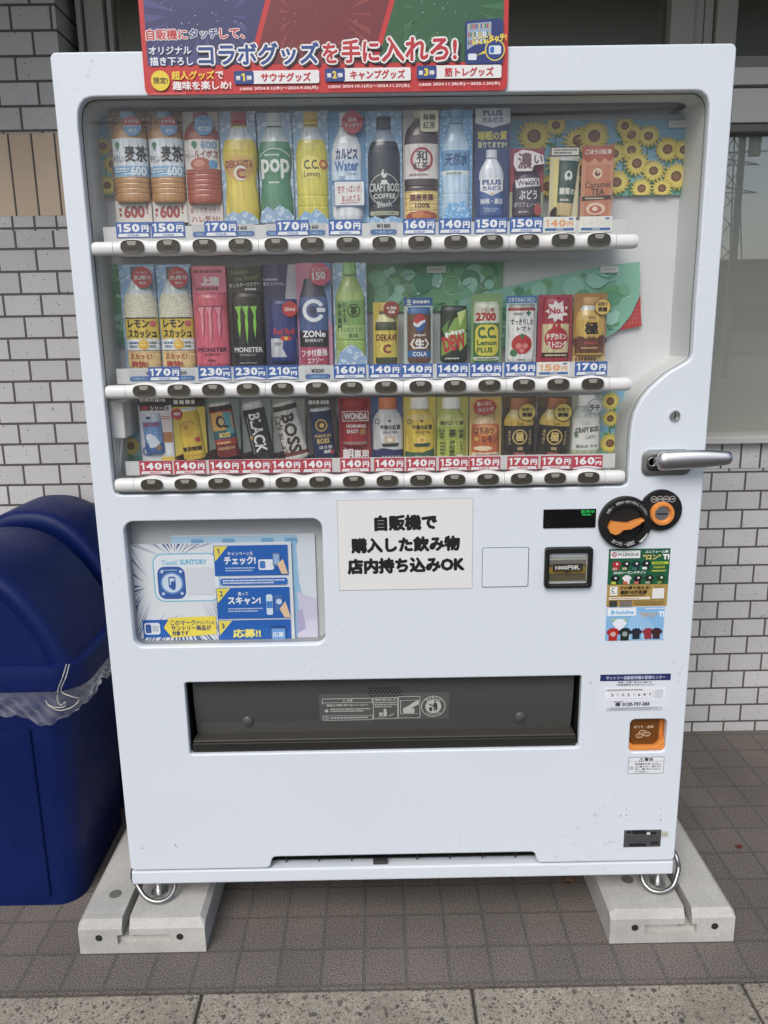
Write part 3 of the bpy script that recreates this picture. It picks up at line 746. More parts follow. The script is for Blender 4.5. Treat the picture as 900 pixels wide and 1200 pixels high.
A.arc('あきかんは', 728, 195, 60, 140, 40, 19, LG_, .03); A.arc('リサイクル', 728, 195, 60, 222, 318, 19, LG_, .03, True)
A.build('safety_sticker', fl)
b = MB()
for j in range(4):
    for i in range(9):
        x, z = ON(433 + i * 4.4 + (j % 2) * 2, 804.2 + j * 3.1 - i * .06, .04); b.lathe((x, flap_y(z) - .0003, z), [(0, .0022), (.0004, .0022)], M((14, 14, 14), .6), n=8)
b.build('sound_hole', fl)

# change cup
f = CUP; CB = M((112, 66, 26), .3, name='amber_flap', coat=.3)
b = MB(); ring1 = fr_rr(f, .012)
lining(b, ring1, .004, .028, ORANGE, .004)
x0, x1, z0, z1 = f.cx - f.w / 2, f.cx + f.w / 2, f.cz - f.h / 2, f.cz + f.h / 2
b.box(x0 - .003, x1 + .003, .028, .034, z0 - .003, z1 + .003, ORANGE)
cu = b.build('change_cup', vm, sharp=40)
b = MB(); q = lambda u, v: (x0 + (x1 - x0) * u, z1 - (z1 - z0) * v)
b.prism([q(.03, .02), q(.80, .02), q(.86, .10), q(.86, .70), q(.72, .85), q(.17, .85), q(.03, .68)][::-1], .016, .027, CB)
fo = b.build('change_flap', cu, bevel=.001)
b = MB(); b.prism([q(.0, .70), q(.17, .87), q(.76, .87), q(.99, .62), q(.99, .98), q(.0, .98)][::-1], .006, .027, ORANGE); b.build('change_lip', cu, bevel=.002)
A = Art(Frame(f.cx, f.cz, .0158, f.w, f.h), (385, 510, 745, 840)); LT = M((214, 190, 160), .5)
A.text('おつり・返却', 445, 602, 636, 632, LT, .02)
for u, v_ in ((532, 672), (574, 690), (502, 705)): A.circ(u, v_, 36, LT, 25); A.circ(u, v_, 29, CB, 18); A.circ(u, v_, 18, M((160, 110, 66), .4), 10)
A.build('print', fo)

# coin return lever and coin slot discs
cx, cz = ON(731.5, 611.3); R1 = ON(762.5, 611)[0] - cx
cx2, cz2 = ON(773.5, 597.3); R2 = ON(798, 597)[0] - cx2
b = MB(); b.lathe((cx2, .0, cz2), [(0, R2), (.007, R2), (.009, R2 * .97), (.0095, .0)], RUB, n=48); cs = b.build('coin_slot', vm)
b = MB(); sx, sz = ON(773.3, 600.2)
b.lathe((sx, -.0096, sz), [(0, .0255), (.008, .0255), (.011, .0235), (.011, .018), (.004, .0158), (.003, .015)], ORANGE, n=40, caps=(True, False)); b.lathe((sx, -.0126, sz), [(0, .0156), (.0012, .0150), (.0012, 0)], STEEL, n=32)
b.box(sx - .0115, sx + .0115, -.0142, -.0136, sz - .0022, sz + .0008, M((8, 8, 8), .6)); b.build('slot_ring', cs, sharp=35)
A = Art(Frame(cx2, cz2, -.0096, 2 * R2, 2 * R2), (0, 0, 100, 100)); WL = M((200, 200, 198), .5)
for i, t in enumerate(('500', '100', '50', '10')):
    A.ring(26 + i * 14.5 + 4, 22, 7.6, 1.1, WL); A.text(t, 26 + i * 14.5 - .5, 20, 26 + i * 14.5 + 8.5, 24, WL)
A.build('print', cs)
b = MB(); b.lathe((cx, .0, cz), [(0, R1), (.010, R1), (.013, R1 * .96), (.0135, R1 * .68), (.006, R1 * .64), (.006, 0)], RUB, n=56); cl = b.build('return_disc', vm, sharp=35)
b = MB()
lp = [(714, 609), (709.5, 616), (711.5, 621.5), (717, 624), (722.5, 622), (727, 618), (736, 617), (744, 612.5), (751.2, 607), (750.5, 605.4), (741, 608), (734, 611), (724, 610.4)]
b.prism([ON(*p) for p in lp][::-1], -.026, -.006, ORANGE); b.build('lever', cl, bevel=.003, seg=3)
A = Art(Frame(cx, cz, -.0136, 2 * R1, 2 * R1), (0, 0, 100, 100))
A.arc('お願い! 硬貨は一枚ずつ投入してください', 50, 50, 41, 152, 22, 6.0, WL, .0); A.arc('おつり・返却', 50, 50, 41, 234, 294, 9.0, WL, .012, True)
A.poly([(78, 84), (86, 76), (90, 70), (92, 71), (88, 79), (83, 84), (84, 87), (75, 87)], WL)
A.build('print', cl)

# digital display, note slot, service hatch
f = framepx(636.5, 596.5, 698, 618.5, 0)
b = MB(); b.prism(rrect(f.cx - f.w / 2, f.cx + f.w / 2, f.cz - f.h / 2, f.cz + f.h / 2, .002), -.002, .004, M((16, 16, 17), .12)); dd = b.build('digital_display', vm, bevel=.0006)
def emit(col, st):
    m, ns, lk, bb = nodes('lit_green'); bb.inputs['Base Color'].default_value = (0, .02, 0, 1)
    bb.inputs['Emission Color'].default_value = (*L3(col), 1); bb.inputs['Emission Strength'].default_value = st; return m
GE = emit((40, 200, 90), .8)
A = Art(Frame(f.cx, f.cz, -.002, f.w, f.h), (108, 147, 358, 242)); A.text('販売中', 286, 152, 350, 170, GE, .0); A.fine(292, 172, 346, 181, 1, GE, .5); A.ring(131, 214, 12, 2, M((45, 45, 46), .4))
A.build('print', dd)
f = framepx(637.5, 640.5, 693, 687.5, 0)
b = MB(); hw, hh = f.w / 2, f.h / 2
sheet('note_slot', [rrect(f.cx - hw, f.cx + hw, f.cz - hh, f.cz + hh, .007), rrect(f.cx - hw * .82, f.cx + hw * .82, f.cz - hh * .82, f.cz + hh * .72, .003)], -.012, .002, RUB, vm, bevel=.0022)
ns_ = [o for o in bpy.data.objects if o.name.startswith('note_slot')][-1]
b.box(f.cx - hw * .83, f.cx + hw * .83, .0005, .003, f.cz - hh * .83, f.cz + hh * .75, M((26, 26, 26), .4))
rings = [[(f.cx + sx * hw * .80, y, f.cz + hh * z) for sx in (-1, 1)] for y, z in ((-.001, .5), (-.007, .42), (-.0095, .1), (-.0085, -.3), (-.003, -.72), (-.001, -.78))]
b.loft(rings, mat_glass('smoky_cover', (.78, .76, .68), 2.0, .08), caps=(False, False), closed=False)
b.box(f.cx - hw * .78, f.cx + hw * .78, -.0005, .0008, f.cz - hh * .7, f.cz + hh * .35, M((120, 116, 100), .5))
nb = b.build('note_cover', ns_, sharp=50)
A = Art(Frame(f.cx, f.cz, -.0012, f.w, f.h), (110, 330, 338, 520)); A.rect(134, 424, 308, 456, M((196, 166, 84), .5)); A.fr.y = -.0098
A.rect(148, 405, 291, 437, M((44, 43, 42), .5)); A.poly([(205, 437), (216, 449), (228, 437)], M((44, 43, 42), .5)); A.text('1000円札', 160, 411, 278, 433, M((214, 210, 200), .5), .03)
A.build('note_sign', ns_)
f = framepx(565, 641.5, 619.3, 687.5, 0)
x0, x1, z0, z1 = f.cx - f.w / 2, f.cx + f.w / 2, f.cz - f.h / 2, f.cz + f.h / 2
b = MB(); b.prism(rrect(x0 - .0004, x1 + .0004, z0 - .0008, z1 + .0004, .005), -.0006, .001, M((70, 72, 76), .5)); b.prism(rrect(x0 + .0006, x1 - .0012, z0 + .001, z1 - .0008, .004), -.0016, .001, WHITE)
b.build('service_hatch', vm)

# key lock and door handle
x, z = ON(790.3, 486.8); b = MB(); b.lathe((x, 0, z), [(0, .0115), (.004, .0115), (.006, .0098), (.006, .0078), (.0045, .0070), (.0045, 0)], STEEL, n=32); b.box(x - .0012, x + .0012, -.0050, -.0044, z - .006, z + .005, M((10, 10, 10), .6)); b.build('key_lock', vm, sharp=30)
f = framepx(751.5, 526.5, 809, 556.5, 0)
pl = rrect(f.cx - f.w / 2, f.cx + f.w / 2, f.cz - f.h / 2, f.cz + f.h / 2, .016)
GP = M((168, 168, 168), .38, 1.0, name='handle_plate')
b = MB(); b.prism(pl, -.005, .0, GP); b.prism(rrect(f.cx - f.w * .4, f.cx + f.w * .4, f.cz - f.h * .32, f.cz + f.h * .32, .012), -.007, -.004, M((96, 96, 97), .4, 1.0))
for du in (-.30, -.18): b.lathe((f.cx + f.w * du, -.007, f.cz + .002), [(0, .010), (.001, .010), (.001, .008), (0, .008)], STEEL, n=24)
ho = b.build('handle', vm, bevel=.0012)
b = MB(); a_ = Vector((*ON(769, 541, -.03), 0)); e_ = Vector((*ON(859.5, 536.8, -.045), 0)); rings = []
for k in range(25):
    t = k / 24; x = a_.x + (e_.x - a_.x) * t; z = a_.y + (e_.y - a_.y) * t + .001 * math.sin(t * PI)
    rz = .0205 * (1 - t) + .0130 * t + .003 * math.sin(t * PI); ry = .014 * (1 - t) + .010 * t
    e = min(1, math.sqrt(max(0, 1 - (1 - min(1, t / .10)) ** 2)) + .02, math.sqrt(max(0, 1 - (1 - min(1, (1 - t) / .07)) ** 2)) + .02)
    y = -.026 - .018 * t
    rings.append([(x, y + ry * e * math.cos(q_), z + rz * e * math.sin(q_)) for q_ in [2 * PI * j / 24 for j in range(24)]])
b.loft(rings, STEEL); 
b.lathe((ON(783, 541)[0], -.004, ON(783, 541)[1]), [(0, .011), (.025, .010)], GP, n=20)
b.build('lever', ho, sharp=60)
# hinge catch on the door edge by the handle
b = MB(); z = ON(827, 552)[1]; b.box(.648, .656, .03, .05, z - .016, z + .016, STEEL); b.build('catch', vm, bevel=.001)

# grille behind the notch, little feet details
b = MB(); b.box(nx0 - .02, nx1 + .02, .05, .055, .1845, .225, M((14, 14, 14), .6))
for k in range(4): b.box(nx0 - .01, nx1 + .01, .028, .05, .190 + k * .009, .1925 + k * .009, M((28, 28, 28), .5))
for k in range(8): x = nx0 + (nx1 - nx0) * (k + .4) / 8; b.box(x, x + .0025, .024, .05, .187, .222, M((30, 30, 30), .5))
b.box(ON(447, 1010)[0] - .02, ON(447, 1010)[0] + .015, .012, .022, .1846, .194, M((60, 60, 60), .6))
b.build('air_grille', vm)
b = MB()
for px, py in ((166, 991), (167, 994), (205.5, 990), (207, 993), (734, 949), (727.5, 956), (734.3, 955), (734, 961), (775, 948), (774, 955), (774, 961), (692, 800), (560, 598)):
    x, z = ON(px, py); rr_ = random.uniform(.0008, .0016); b = MB(); b.lathe((x, 0, z), [(0, rr_), (.0004, rr_), (.0004, 0)], M((40, 40, 42), .7), n=8); b.build('screw_mark', vm)

# feet: levelling bolt with anchor ring
def foot(sx, cx):
    b = MB()
    b.lathe((cx, .045, .091), [(0, .019), (.006, .019), (.008, .010), (.020, .010), (.020, .008), (.059, .008)], STEEL, axis='z', n=16)
    l = b.build('leg', vm, sharp=30)
    b = MB()
    b.tube(smooth(([(cx + .032, .14, .140), (cx + .037, .10, .165), (cx + .040, .06, .172), (cx + .044, .042, .160)] if sx < 0 else [(cx - .068, .16, .140), (cx - .066, .08, .146)]) + [(cx - sx * (.058 if sx > 0 else .046), .036, .143), (cx - sx * (.045 if sx > 0 else .040), .026, .130), (cx - sx * .026, .012, .110), (cx - sx * .006, .006, .101), (cx + sx * .014, .006, .0985), (cx + sx * .032, .014, .102), (cx + sx * .043, .03, .114), (cx + sx * .040, .05, .135), (cx + sx * .03, .06, .150)]), .0058, CHROME, 12)
    b.box(cx - .012, cx + .012, .02, .07, .100, .105, STEEL)
    b.build('anchor_ring', l, sharp=60)
foot(1, ON(187, 1050, .045)[0]); foot(-1, ON(770, 1038, .045)[0])

# stickers
def sticker(box, space, name='sticker', Y=-.0004, rot=0.0):
    A = Art(framepx(*box, Y, rot), space, base=.0001); return A
GREEN = (28, 92, 62); GOLDC = (176, 146, 82)
A = sticker((712, 643, 783.5, 710.5), (118, 22, 825, 700))
A.rect(118, 22, 825, 440, GREEN); A.rect(118, 440, 825, 700, GOLDC); A.rect(140, 42, 480, 130, (232, 232, 230)); A.circ(182, 86, 30, (180, 40, 60)); A.circ(182, 86, 20, (232, 232, 230)); A.ring(182, 86, 14, 6, (40, 40, 60))
A.text('M.LEAGUE', 230, 70, 462, 104, (50, 50, 60), .02); A.text('ユニフォーム柄', 535, 42, 800, 74, (235, 235, 230), .03); A.text('"ロン"', 515, 92, 718, 150, (222, 196, 120), .04); A.text('T!', 738, 88, 818, 150, (240, 240, 240), .06)
SH = [(-1, -.35), (-.45, -.85), (-.2, -.9), (.2, -.9), (.45, -.85), (1, -.35), (.72, .1), (.6, -.05), (.6, .9), (-.6, .9), (-.6, -.05), (-.72, .1)]
def shirt(A, u, v, r, col, dot=None, low=None):
    A.poly([(u + a * r, v + c_ * r) for a, c_ in SH][::-1], col)
    if dot: A.circ(u + r * .1, v - r * .35, r * .24, dot)
    if low: A.rr(u - r * .8, v + r * .4, u + r * .2, v + r * .95, r * .2, low)
for u, v_, c_, lo in ((212, 215, (170, 35, 45), (200, 150, 140)), (325, 212, (30, 38, 36), (180, 170, 130)), (440, 212, (22, 40, 50), (70, 110, 100)), (555, 210, (24, 26, 28), (220, 225, 225)), (205, 378, (20, 26, 26), (190, 190, 70)), (340, 378, (225, 220, 222), (200, 90, 60)), (468, 378, (40, 22, 28), (190, 100, 90)), (600, 378, (30, 36, 30), (150, 160, 130)), (735, 378, (34, 60, 30), (120, 150, 80))): shirt(A, u, v_, 56, c_, (225, 225, 220), lo)
A.text('24-25シーズンデザイン', 180, 278, 555, 312, (238, 238, 235), .03); A.rr(615, 172, 812, 204, 14, (176, 196, 60)); A.fine(640, 178, 790, 198, 1, (60, 90, 40), .7); A.text('M.LEAGUE', 640, 222, 770, 250, (206, 208, 80), .02); A.fine(620, 266, 795, 292, 1, (206, 208, 80), .6)
BKT = (44, 36, 30)
A.text('その場で当たる!', 262, 452, 616, 492, BKT, .03, 0, .15); A.text('総計10万名様', 272, 502, 580, 548, BKT, .04, 0, .12); A.fine(275, 554, 570, 574, 1, BKT, .5); A.rect(148, 458, 236, 562, (232, 232, 228)); A.ring(192, 498, 26, 9, (60, 60, 60), 300, 60); A.fine(160, 528, 220, 542, 1, (70, 70, 70), .6)
A.rr(140, 582, 622, 614, 12, (232, 220, 200)); A.fine(165, 590, 600, 606, 1, (150, 100, 90), .6); A.rect(642, 484, 780, 606, (226, 226, 222)); A.fine(665, 462, 770, 472, 1, BKT, .6)
A.rect(148, 625, 240, 694, (58, 66, 54)); A.rect(275, 625, 410, 694, (120, 112, 104)); A.fine(440, 632, 785, 684, 4, (120, 96, 56), .45)
A.build('sticker', vm, label='green and gold sticker with a row of sports shirts')
A = sticker((710, 711.5, 777.8, 750.5), (90, 715, 778, 1112))
SKY1 = (132, 182, 222)
A.rect(90, 715, 778, 1112, SKY1)
for k in range(9): A.poly([(434, 715), (300 + k * 60, 1112), (330 + k * 60, 1112)], (168, 206, 234))
A.rect(100, 718, 440, 815, (232, 236, 240)); A.poly([(148, 742), (205, 776), (148, 806)], (70, 170, 226)); A.poly([(165, 760), (195, 776), (165, 792)], (150, 214, 246)); A.text('hololive', 208, 748, 410, 795, (90, 170, 220), .03)
A.fine(550, 722, 770, 746, 1, (236, 240, 244), .6); A.text('"ホロ"', 490, 780, 694, 832, (206, 170, 110), .04); A.text('T!', 706, 768, 774, 832, (242, 244, 246), .06); A.fine(150, 846, 350, 874, 1, (190, 206, 90), .8)
shirt(A, 250, 930, 88, (226, 232, 238)); shirt(A, 180, 1032, 84, (176, 40, 36)); shirt(A, 320, 1032, 84, (30, 44, 40)); A.circ(180, 1030, 32, (206, 170, 160)); A.circ(320, 1030, 32, (150, 160, 156))
for u, c_ in ((460, (40, 42, 56)), (600, (150, 50, 60)), (700, (60, 40, 44))): shirt(A, u - 5, 1028, 72, c_)
A.build('sticker', vm, label='sky blue sticker with three printed shirts')

A = sticker((700, 790, 786.5, 832.5), (70, 82, 795, 435))
A.rect(70, 150, 795, 435, (222, 226, 232)); A.rect(92, 82, 780, 145, (34, 46, 96)); A.text('サントリー自動販売機お客様センター', 148, 97, 728, 133, (205, 210, 225), .02)
DKT = (70, 72, 84)
A.text('故障・お問い合わせの際には', 270, 150, 600, 170, DKT, .02); A.text('下記管理番号をお知らせください', 248, 174, 626, 194, DKT, .02); A.fine(160, 222, 612, 238, 1, DKT, .55)
A.rect(132, 205, 740, 335, (232, 234, 238)); A.rect(135, 243, 612, 316, (236, 237, 240)); A.frame(135, 243, 612, 316, 2.5, (150, 154, 164))
for k in range(1, 9): A.line([(135 + 53 * k, 243), (135 + 53 * k, 316)], 2, (160, 164, 172))
for k, ch in enumerate('31031697'): A.text(ch, 203 + 53 * k, 264, 227 + 53 * k, 294, (60, 62, 72), .01)
A.fine(160, 222, 612, 236, 1, DKT, .55); A.rect(630, 230, 712, 308, (206, 209, 214)); A.text('0120-737-383', 320, 352, 586, 386, (56, 58, 68), .03); A.rr(252, 352, 300, 386, 10, (70, 72, 84)); A.fine(230, 338, 330, 348, 1, DKT, .6)
A.rect(165, 396, 715, 426, (200, 203, 208)); A.fine(205, 400, 675, 424, 2, (110, 112, 120), .5)
A.build('sticker', vm, label='white service centre sticker with a navy heading and phone number')
A = sticker((736, 887, 778, 906.5), (378, 872, 718, 1036))
A.rr(378, 872, 718, 1036, 16, (90, 92, 98)); A.rr(382, 876, 714, 1032, 14, (228, 230, 232)); A.line([(380, 916), (716, 916)], 3, (100, 100, 104)); A.text('⚠警告', 478, 878, 614, 914, (50, 50, 54), .03)
for k, t in enumerate(('転倒事故を防ぐために、', '上に乗らない、揺さぶら', 'ない、傾けないようにし', 'てください。')): A.text(t, 444, 930 + k * 25, (692 if k < 3 else 566), 950 + k * 25, (60, 60, 64), .02)
A.ring(410, 978, 18, 4, (80, 80, 84)); A.line([(398, 966), (422, 990)], 3, (80, 80, 84)); A.build('sticker', vm, label='small white warning sticker below the change cup')
A = sticker((731, 972.5, 774.5, 992.5), (290, 870, 470, 952), Y=-.0008)
A.rect(290, 870, 470, 952, M((112, 112, 114), .4, .6)); A.rect(303, 874, 322, 886, (30, 30, 32)); A.rect(330, 872, 398, 890, (34, 34, 36)); A.rect(418, 880, 446, 892, (34, 34, 36)); A.rect(400, 882, 416, 893, (220, 220, 220)); A.rect(318, 934, 400, 948, (34, 34, 36)); A.rect(420, 924, 460, 942, (44, 40, 42)); A.fine(300, 896, 460, 930, 4, (70, 70, 72), .45); A.rect(470, 878, 506, 908, (206, 206, 196)); A.fine(474, 884, 502, 902, 2, (130, 128, 110), .5)
A.build('rating_plate', vm)

# paper notice taped on the front
A = sticker((396, 584.8, 554, 690.8), (52, 37, 605, 424), Y=-.0006, rot=.0)
A.rect(52, 37, 605, 424, M((226, 226, 222), .30)); A.d += .0002
A.frame(53, 38, 604, 423, 1.6, (168, 168, 162))
INK = (26, 26, 28)
for t, bx in (('自販機で', (202, 102, 459, 170)), ('購入した飲み物', (105, 195, 553, 262)), ('店内持ち込みOK', (88, 283, 572, 352))): A.text(t, *bx, INK, .062, .012)
tag(A.build('paper_notice', loc=(-.0, 0, .9)), 'white paper notice with three lines of heavy black writing on the machine', 'notice')

# ------------------------------------------------------------------ banner above the display
bf = framepx(165, -36, 595.5, 109, -.004)
BA = Art(bf, (0, -141, 1684, 427), base=.0022)
RED = (196, 54, 52); NAV = (62, 62, 104); BLU = (44, 74, 136); CRE = (236, 232, 228)
x0, x1, z0, z1 = bf.cx - bf.w / 2, bf.cx + bf.w / 2, bf.cz - bf.h / 2, bf.cz + bf.h / 2
BA.mb.prism(rrect(x0, x1, z0, z1, .012), -.006, -.0040, M(RED, .28))
def BX(z, s): return z - 19 if s == 1 else z + 842
def bx(u0, v0, u1, v1, s=1): return BX(u0, s), v0, BX(u1, s), v1
SP = lambda m: M(m, .28)
BA.poly([(22, -125), (613, -125), (486, 290), (22, 290)], SP(NAV)); BA.poly([(638, -125), (1178, -125), (1054, 290), (511, 290)], SP((118, 48, 52))); BA.poly([(1203, -125), (1662, -125), (1662, 290), (1079, 290)], SP((52, 96, 62)))
for (cx_, cy_, c1, lo, hi) in ((280, 60, (78, 80, 128), 24, 484), (830, 60, (140, 66, 62), 640, 1050), (1400, 40, (66, 114, 74), 1206, 1660)):
    for k in range(26):
        a = k * 2 * PI / 26 + random.uniform(-.06, .06); w_ = random.uniform(.02, .06); r0 = random.uniform(70, 120)
        pts = []
        for rr_, da in ((r0, 0), (330, -w_), (330, w_)):
            u = min(hi, max(lo, cx_ + rr_ * 1.4 * math.cos(a + da))); v_ = min(282, max(-122, cy_ + rr_ * math.sin(a + da))); pts.append((u, v_))
        ar = (pts[1][0] - pts[0][0]) * (pts[2][1] - pts[0][1]) - (pts[1][1] - pts[0][1]) * (pts[2][0] - pts[0][0])
        if abs(ar) > 200: BA.poly(pts, SP(c1)); BA.d -= BA.STEP
    BA.d += BA.STEP
    for k in range(70):
        u, v_ = random.uniform(lo + 12, hi - 12), random.uniform(-90, 200)
        BA.circ(u, v_, random.uniform(1.0, 2.6), SP(random.choice((c1, (190, 120, 84), (206, 196, 170)) if lo > 500 and hi < 1200 else (c1, (206, 206, 214)))), None, 7); BA.d -= BA.STEP
    BA.d += BA.STEP
def outlined(A, t, box, col, wb=.05, skew=0, edge=CRE, drop=True, bold=.03):
    u0, v0, u1, v1 = box; e = (v1 - v0) * .07
    if drop: A.text(t, u0 - e * .4, v0 + e * 1.2, u1 + e * 2.2, v1 + e * 2.2, SP((40, 36, 48)), wb, 0, skew)
    A.text(t, u0 - e, v0 - e, u1 + e, v1 + e, SP(edge), wb + .05, 0, skew); A.text(t, u0, v0, u1, v1, SP(col), bold, 0, skew)
outlined(BA, '自販機に', bx(44, 122, 232, 172), (190, 60, 62), .05, 0, CRE, False); outlined(BA, 'タッチ', bx(240, 122, 372, 168), BLU, .05, 0, CRE, False); outlined(BA, 'して、', bx(380, 122, 494, 170), (190, 60, 62), .05, 0, CRE, False)
outlined(BA, 'オリジナル', bx(50, 202, 246, 240), (225, 225, 232), .05, 0, (40, 60, 110), False); outlined(BA, '描き下ろし', bx(52, 250, 252, 292), (225, 225, 232), .05, 0, (40, 60, 110), False)
outlined(BA, 'コラボグッズ', bx(276, 190, 832, 296), BLU, .06); outlined(BA, 'を', bx(848, 196, 918, 292), (186, 48, 56), .06)
outlined(BA, '手に', bx(74, 182, 248, 292, 2), (186, 48, 56), .06); outlined(BA, '入れろ!', bx(258, 172, 606, 290, 2), (186, 48, 56), .06)
u0, v0, u1, v1 = bx(56, 318, 134, 406); BA.circ((u0 + u1) / 2, (v0 + v1) / 2, 43, SP((232, 206, 60))); BA.text('限定!', *bx(64, 346, 130, 378), SP((70, 50, 40)), .03)
BA.text('超人グッズ', *bx(148, 318, 346, 360), SP((236, 208, 70)), .03); BA.text('で', *bx(352, 322, 388, 358), SP(CRE), .03); BA.text('趣味を楽しめ!', *bx(150, 366, 422, 408), SP(CRE), .03)
for (a, bb, t, tb, n_, s_, dt, db) in ((436, 830, 'サウナグッズ', (560, 332, 792, 376), '1', 1, '2024.8.1(木)〜2024.9.30(月)', (460, 396, 824, 416)), (-4, 392, 'キャンプグッズ', (112, 326, 366, 370), '2', 2, '2024.10.1(火)〜2024.11.27(水)', (8, 392, 386, 412)), (420, 812, '筋トレグッズ', (548, 320, 776, 364), '3', 2, '2024.11.28(木)〜2025.1.30(木)', (428, 388, 806, 408))):
    y = tb[1] - 10
    q0 = bx(a, y, bb, y + 62, s_); BA.rr(*q0, 9, SP((232, 230, 228))); q1 = bx(a, y, a + 92, y + 62, s_); BA.rr(*q1, 9, SP((40, 68, 128)))
    BA.text('第', *bx(a + 8, y + 22, a + 30, y + 44, s_), SP(CRE), .03); BA.text(n_, *bx(a + 34, y + 12, a + 54, y + 48, s_), SP((236, 210, 70)), .05); BA.text('弾', *bx(a + 58, y + 22, a + 82, y + 44, s_), SP(CRE), .03)
    BA.text(t, *bx(*tb, s_), SP((190, 58, 60)), .04); d0 = list(db); BA.text('応募期間', *bx(db[0], db[1] + 4, db[0] + 58, db[3] - 2, s_), SP((236, 210, 206)), .02); BA.text(dt, *bx(db[0] + 68, db[1], db[2], db[3], s_), SP(CRE), .02)
# little machine picture in the corner
BA.poly([(BX(644, 2), 108), (BX(790, 2), 96), (BX(816, 2), 104), (BX(816, 2), 306), (BX(644, 2), 306)], SP((44, 58, 116))); BA.poly([(BX(652, 2), 120), (BX(762, 2), 112), (BX(762, 2), 170), (BX(652, 2), 240)], SP((150, 168, 190)))
for j in range(3):
    for i in range(11): BA.rect(BX(656 + i * 9.5, 2), 124 + j * 36 - i * .5, BX(662 + i * 9.5, 2), 146 + j * 36 - i * .5, SP(random.choice([(180, 70, 60), (70, 120, 80), (200, 180, 90), (220, 225, 230), (60, 90, 150)]))); BA.d -= BA.STEP
BA.d += BA.STEP
BA.circ(BX(780, 2), 242, 46, SP((232, 208, 70))); BA.circ(BX(780, 2), 242, 41, SP((40, 64, 124))); BA.rr(BX(752, 2), 222, BX(808, 2), 262, 9, SP((220, 226, 234))); BA.rr(BX(757, 2), 227, BX(776, 2), 257, 6, SP((60, 110, 180)))
BA.rr(BX(656, 2), 258, BX(696, 2), 288, 7, SP((220, 226, 234))); BA.poly([(BX(694, 2), 268), (BX(742, 2), 240), (BX(738, 2), 256)], SP((232, 208, 70))); BA.text('ここにタッチ!', *bx(676, 172, 832, 210, 2), SP((240, 214, 80)), .05, .1)
BA.fine(30, 420, 200, 430, 1, SP((220, 120, 116)), .5)
tag(BA.build('banner', loc=(bf.cx, 0, z0)), 'red campaign banner with white chips and bold lettering above the display', 'banner')

# ------------------------------------------------------------------ leaflets in the lower left pocket
f = framepx(205, 626, 371, 756, .046)
A = Art(f, (225, 160, 800, 606), base=.001)
A.rect(225, 160, 800, 606, M((214, 220, 226), .4)); A.rect(225, 165, 730, 200, (176, 206, 226))
for u in (330, 455, 610, 705): A.rr(u - 26, 176, u + 26, 200, 9, (120, 168, 206)); 
A.poly([(704, 190), (724, 190), (730, 350), (752, 450), (770, 606), (706, 606)], (150, 190, 220)); A.poly([(720, 390), (800, 420), (800, 560), (760, 540), (728, 480)], (204, 198, 216)); A.poly([(716, 520), (800, 500), (800, 606), (716, 606)], (212, 208, 222)); A.poly([(716, 470), (740, 460), (752, 540), (716, 560)], (176, 170, 200))
tag(A.build('leaflet', loc=(f.cx, 0, f.cz)), 'pale leaflet with lilac splashes tucked behind the blue and white campaign sheet', 'leaflet', 'leaflets in the poster pocket')
f = framepx(157, 636, 343.5, 757.5, .040)
A = Art(f, (58, 195, 706, 615), base=.001)
A.rect(58, 195, 706, 615, M((222, 225, 228), .35))
RB = (52, 84, 140)
for k in range(150):
    a = k * 2 * PI / 150 + random.uniform(-.012, .012); w_ = random.uniform(.003, .015); r0 = random.uniform(105, 175); pts = []
    for rr_, da in ((r0, 0), (420, -w_), (420, w_)):
        u, v_ = 232 + rr_ * math.cos(a + da), 362 + rr_ * math.sin(a + da); pts.append((min(398, max(60, u)), min(598, max(197, v_))))
    ar = (pts[1][0] - pts[0][0]) * (pts[2][1] - pts[0][1]) - (pts[1][1] - pts[0][1]) * (pts[2][0] - pts[0][0])
    if abs(ar) > 60: A.poly(pts, RB); A.d -= A.STEP
A.d += A.STEP
TQ = (124, 190, 214)
A.rr(144, 234, 412, 428, 40, TQ); A.rr(149, 239, 407, 423, 36, (228, 232, 236)); A.text('Touch!', 180, 260, 246, 280, TQ, .03); A.text('SUNTORY', 254, 258, 364, 280, TQ, .05)
A.rr(160, 286, 272, 416, 30, (54, 92, 160)); A.circ(217, 352, 47, (96, 140, 196)); A.circ(217, 352, 40, (206, 220, 236)); A.rr(203, 326, 232, 372, 8, (54, 92, 160)); A.rr(208, 332, 227, 360, 3, (206, 220, 236)); A.rr(212, 344, 230, 380, 8, (54, 92, 160)); A.text('LIMITED TOUCH', 180, 296, 246, 302, (190, 206, 230), .0) if False else A.fine(180, 296, 250, 304, 1, (170, 194, 226), .6)
for du, dv in ((-38, -46), (38, -46), (-38, 42), (38, 42)): A.poly([(217 + du - 8, 352 + dv), (217 + du, 352 + dv - 8), (217 + du + 8, 352 + dv), (217 + du, 352 + dv + 8)], (196, 212, 236))
A.rect(276, 290, 388, 400, (214, 218, 222))
DB = (36, 96, 176)
A.rect(84, 500, 250, 572, DB); A.rr(90, 512, 154, 560, 10, (226, 230, 234)); A.rr(95, 518, 118, 554, 6, (54, 92, 160)); A.rect(122, 524, 148, 548, (190, 196, 204)); A.poly([(170, 532), (196, 492), (386, 488), (384, 562), (200, 574)], (238, 216, 84)); A.text('このマーク', 198, 502, 300, 524, (40, 60, 110), .03); A.text('がついている', 304, 506, 378, 522, (40, 60, 110), .02); A.text('サントリー商品が', 200, 524, 364, 546, (40, 60, 110), .03); A.text('対象です', 202, 546, 270, 566, (40, 60, 110), .03)
A.fine(92, 582, 394, 612, 3, (120, 130, 150), .5)
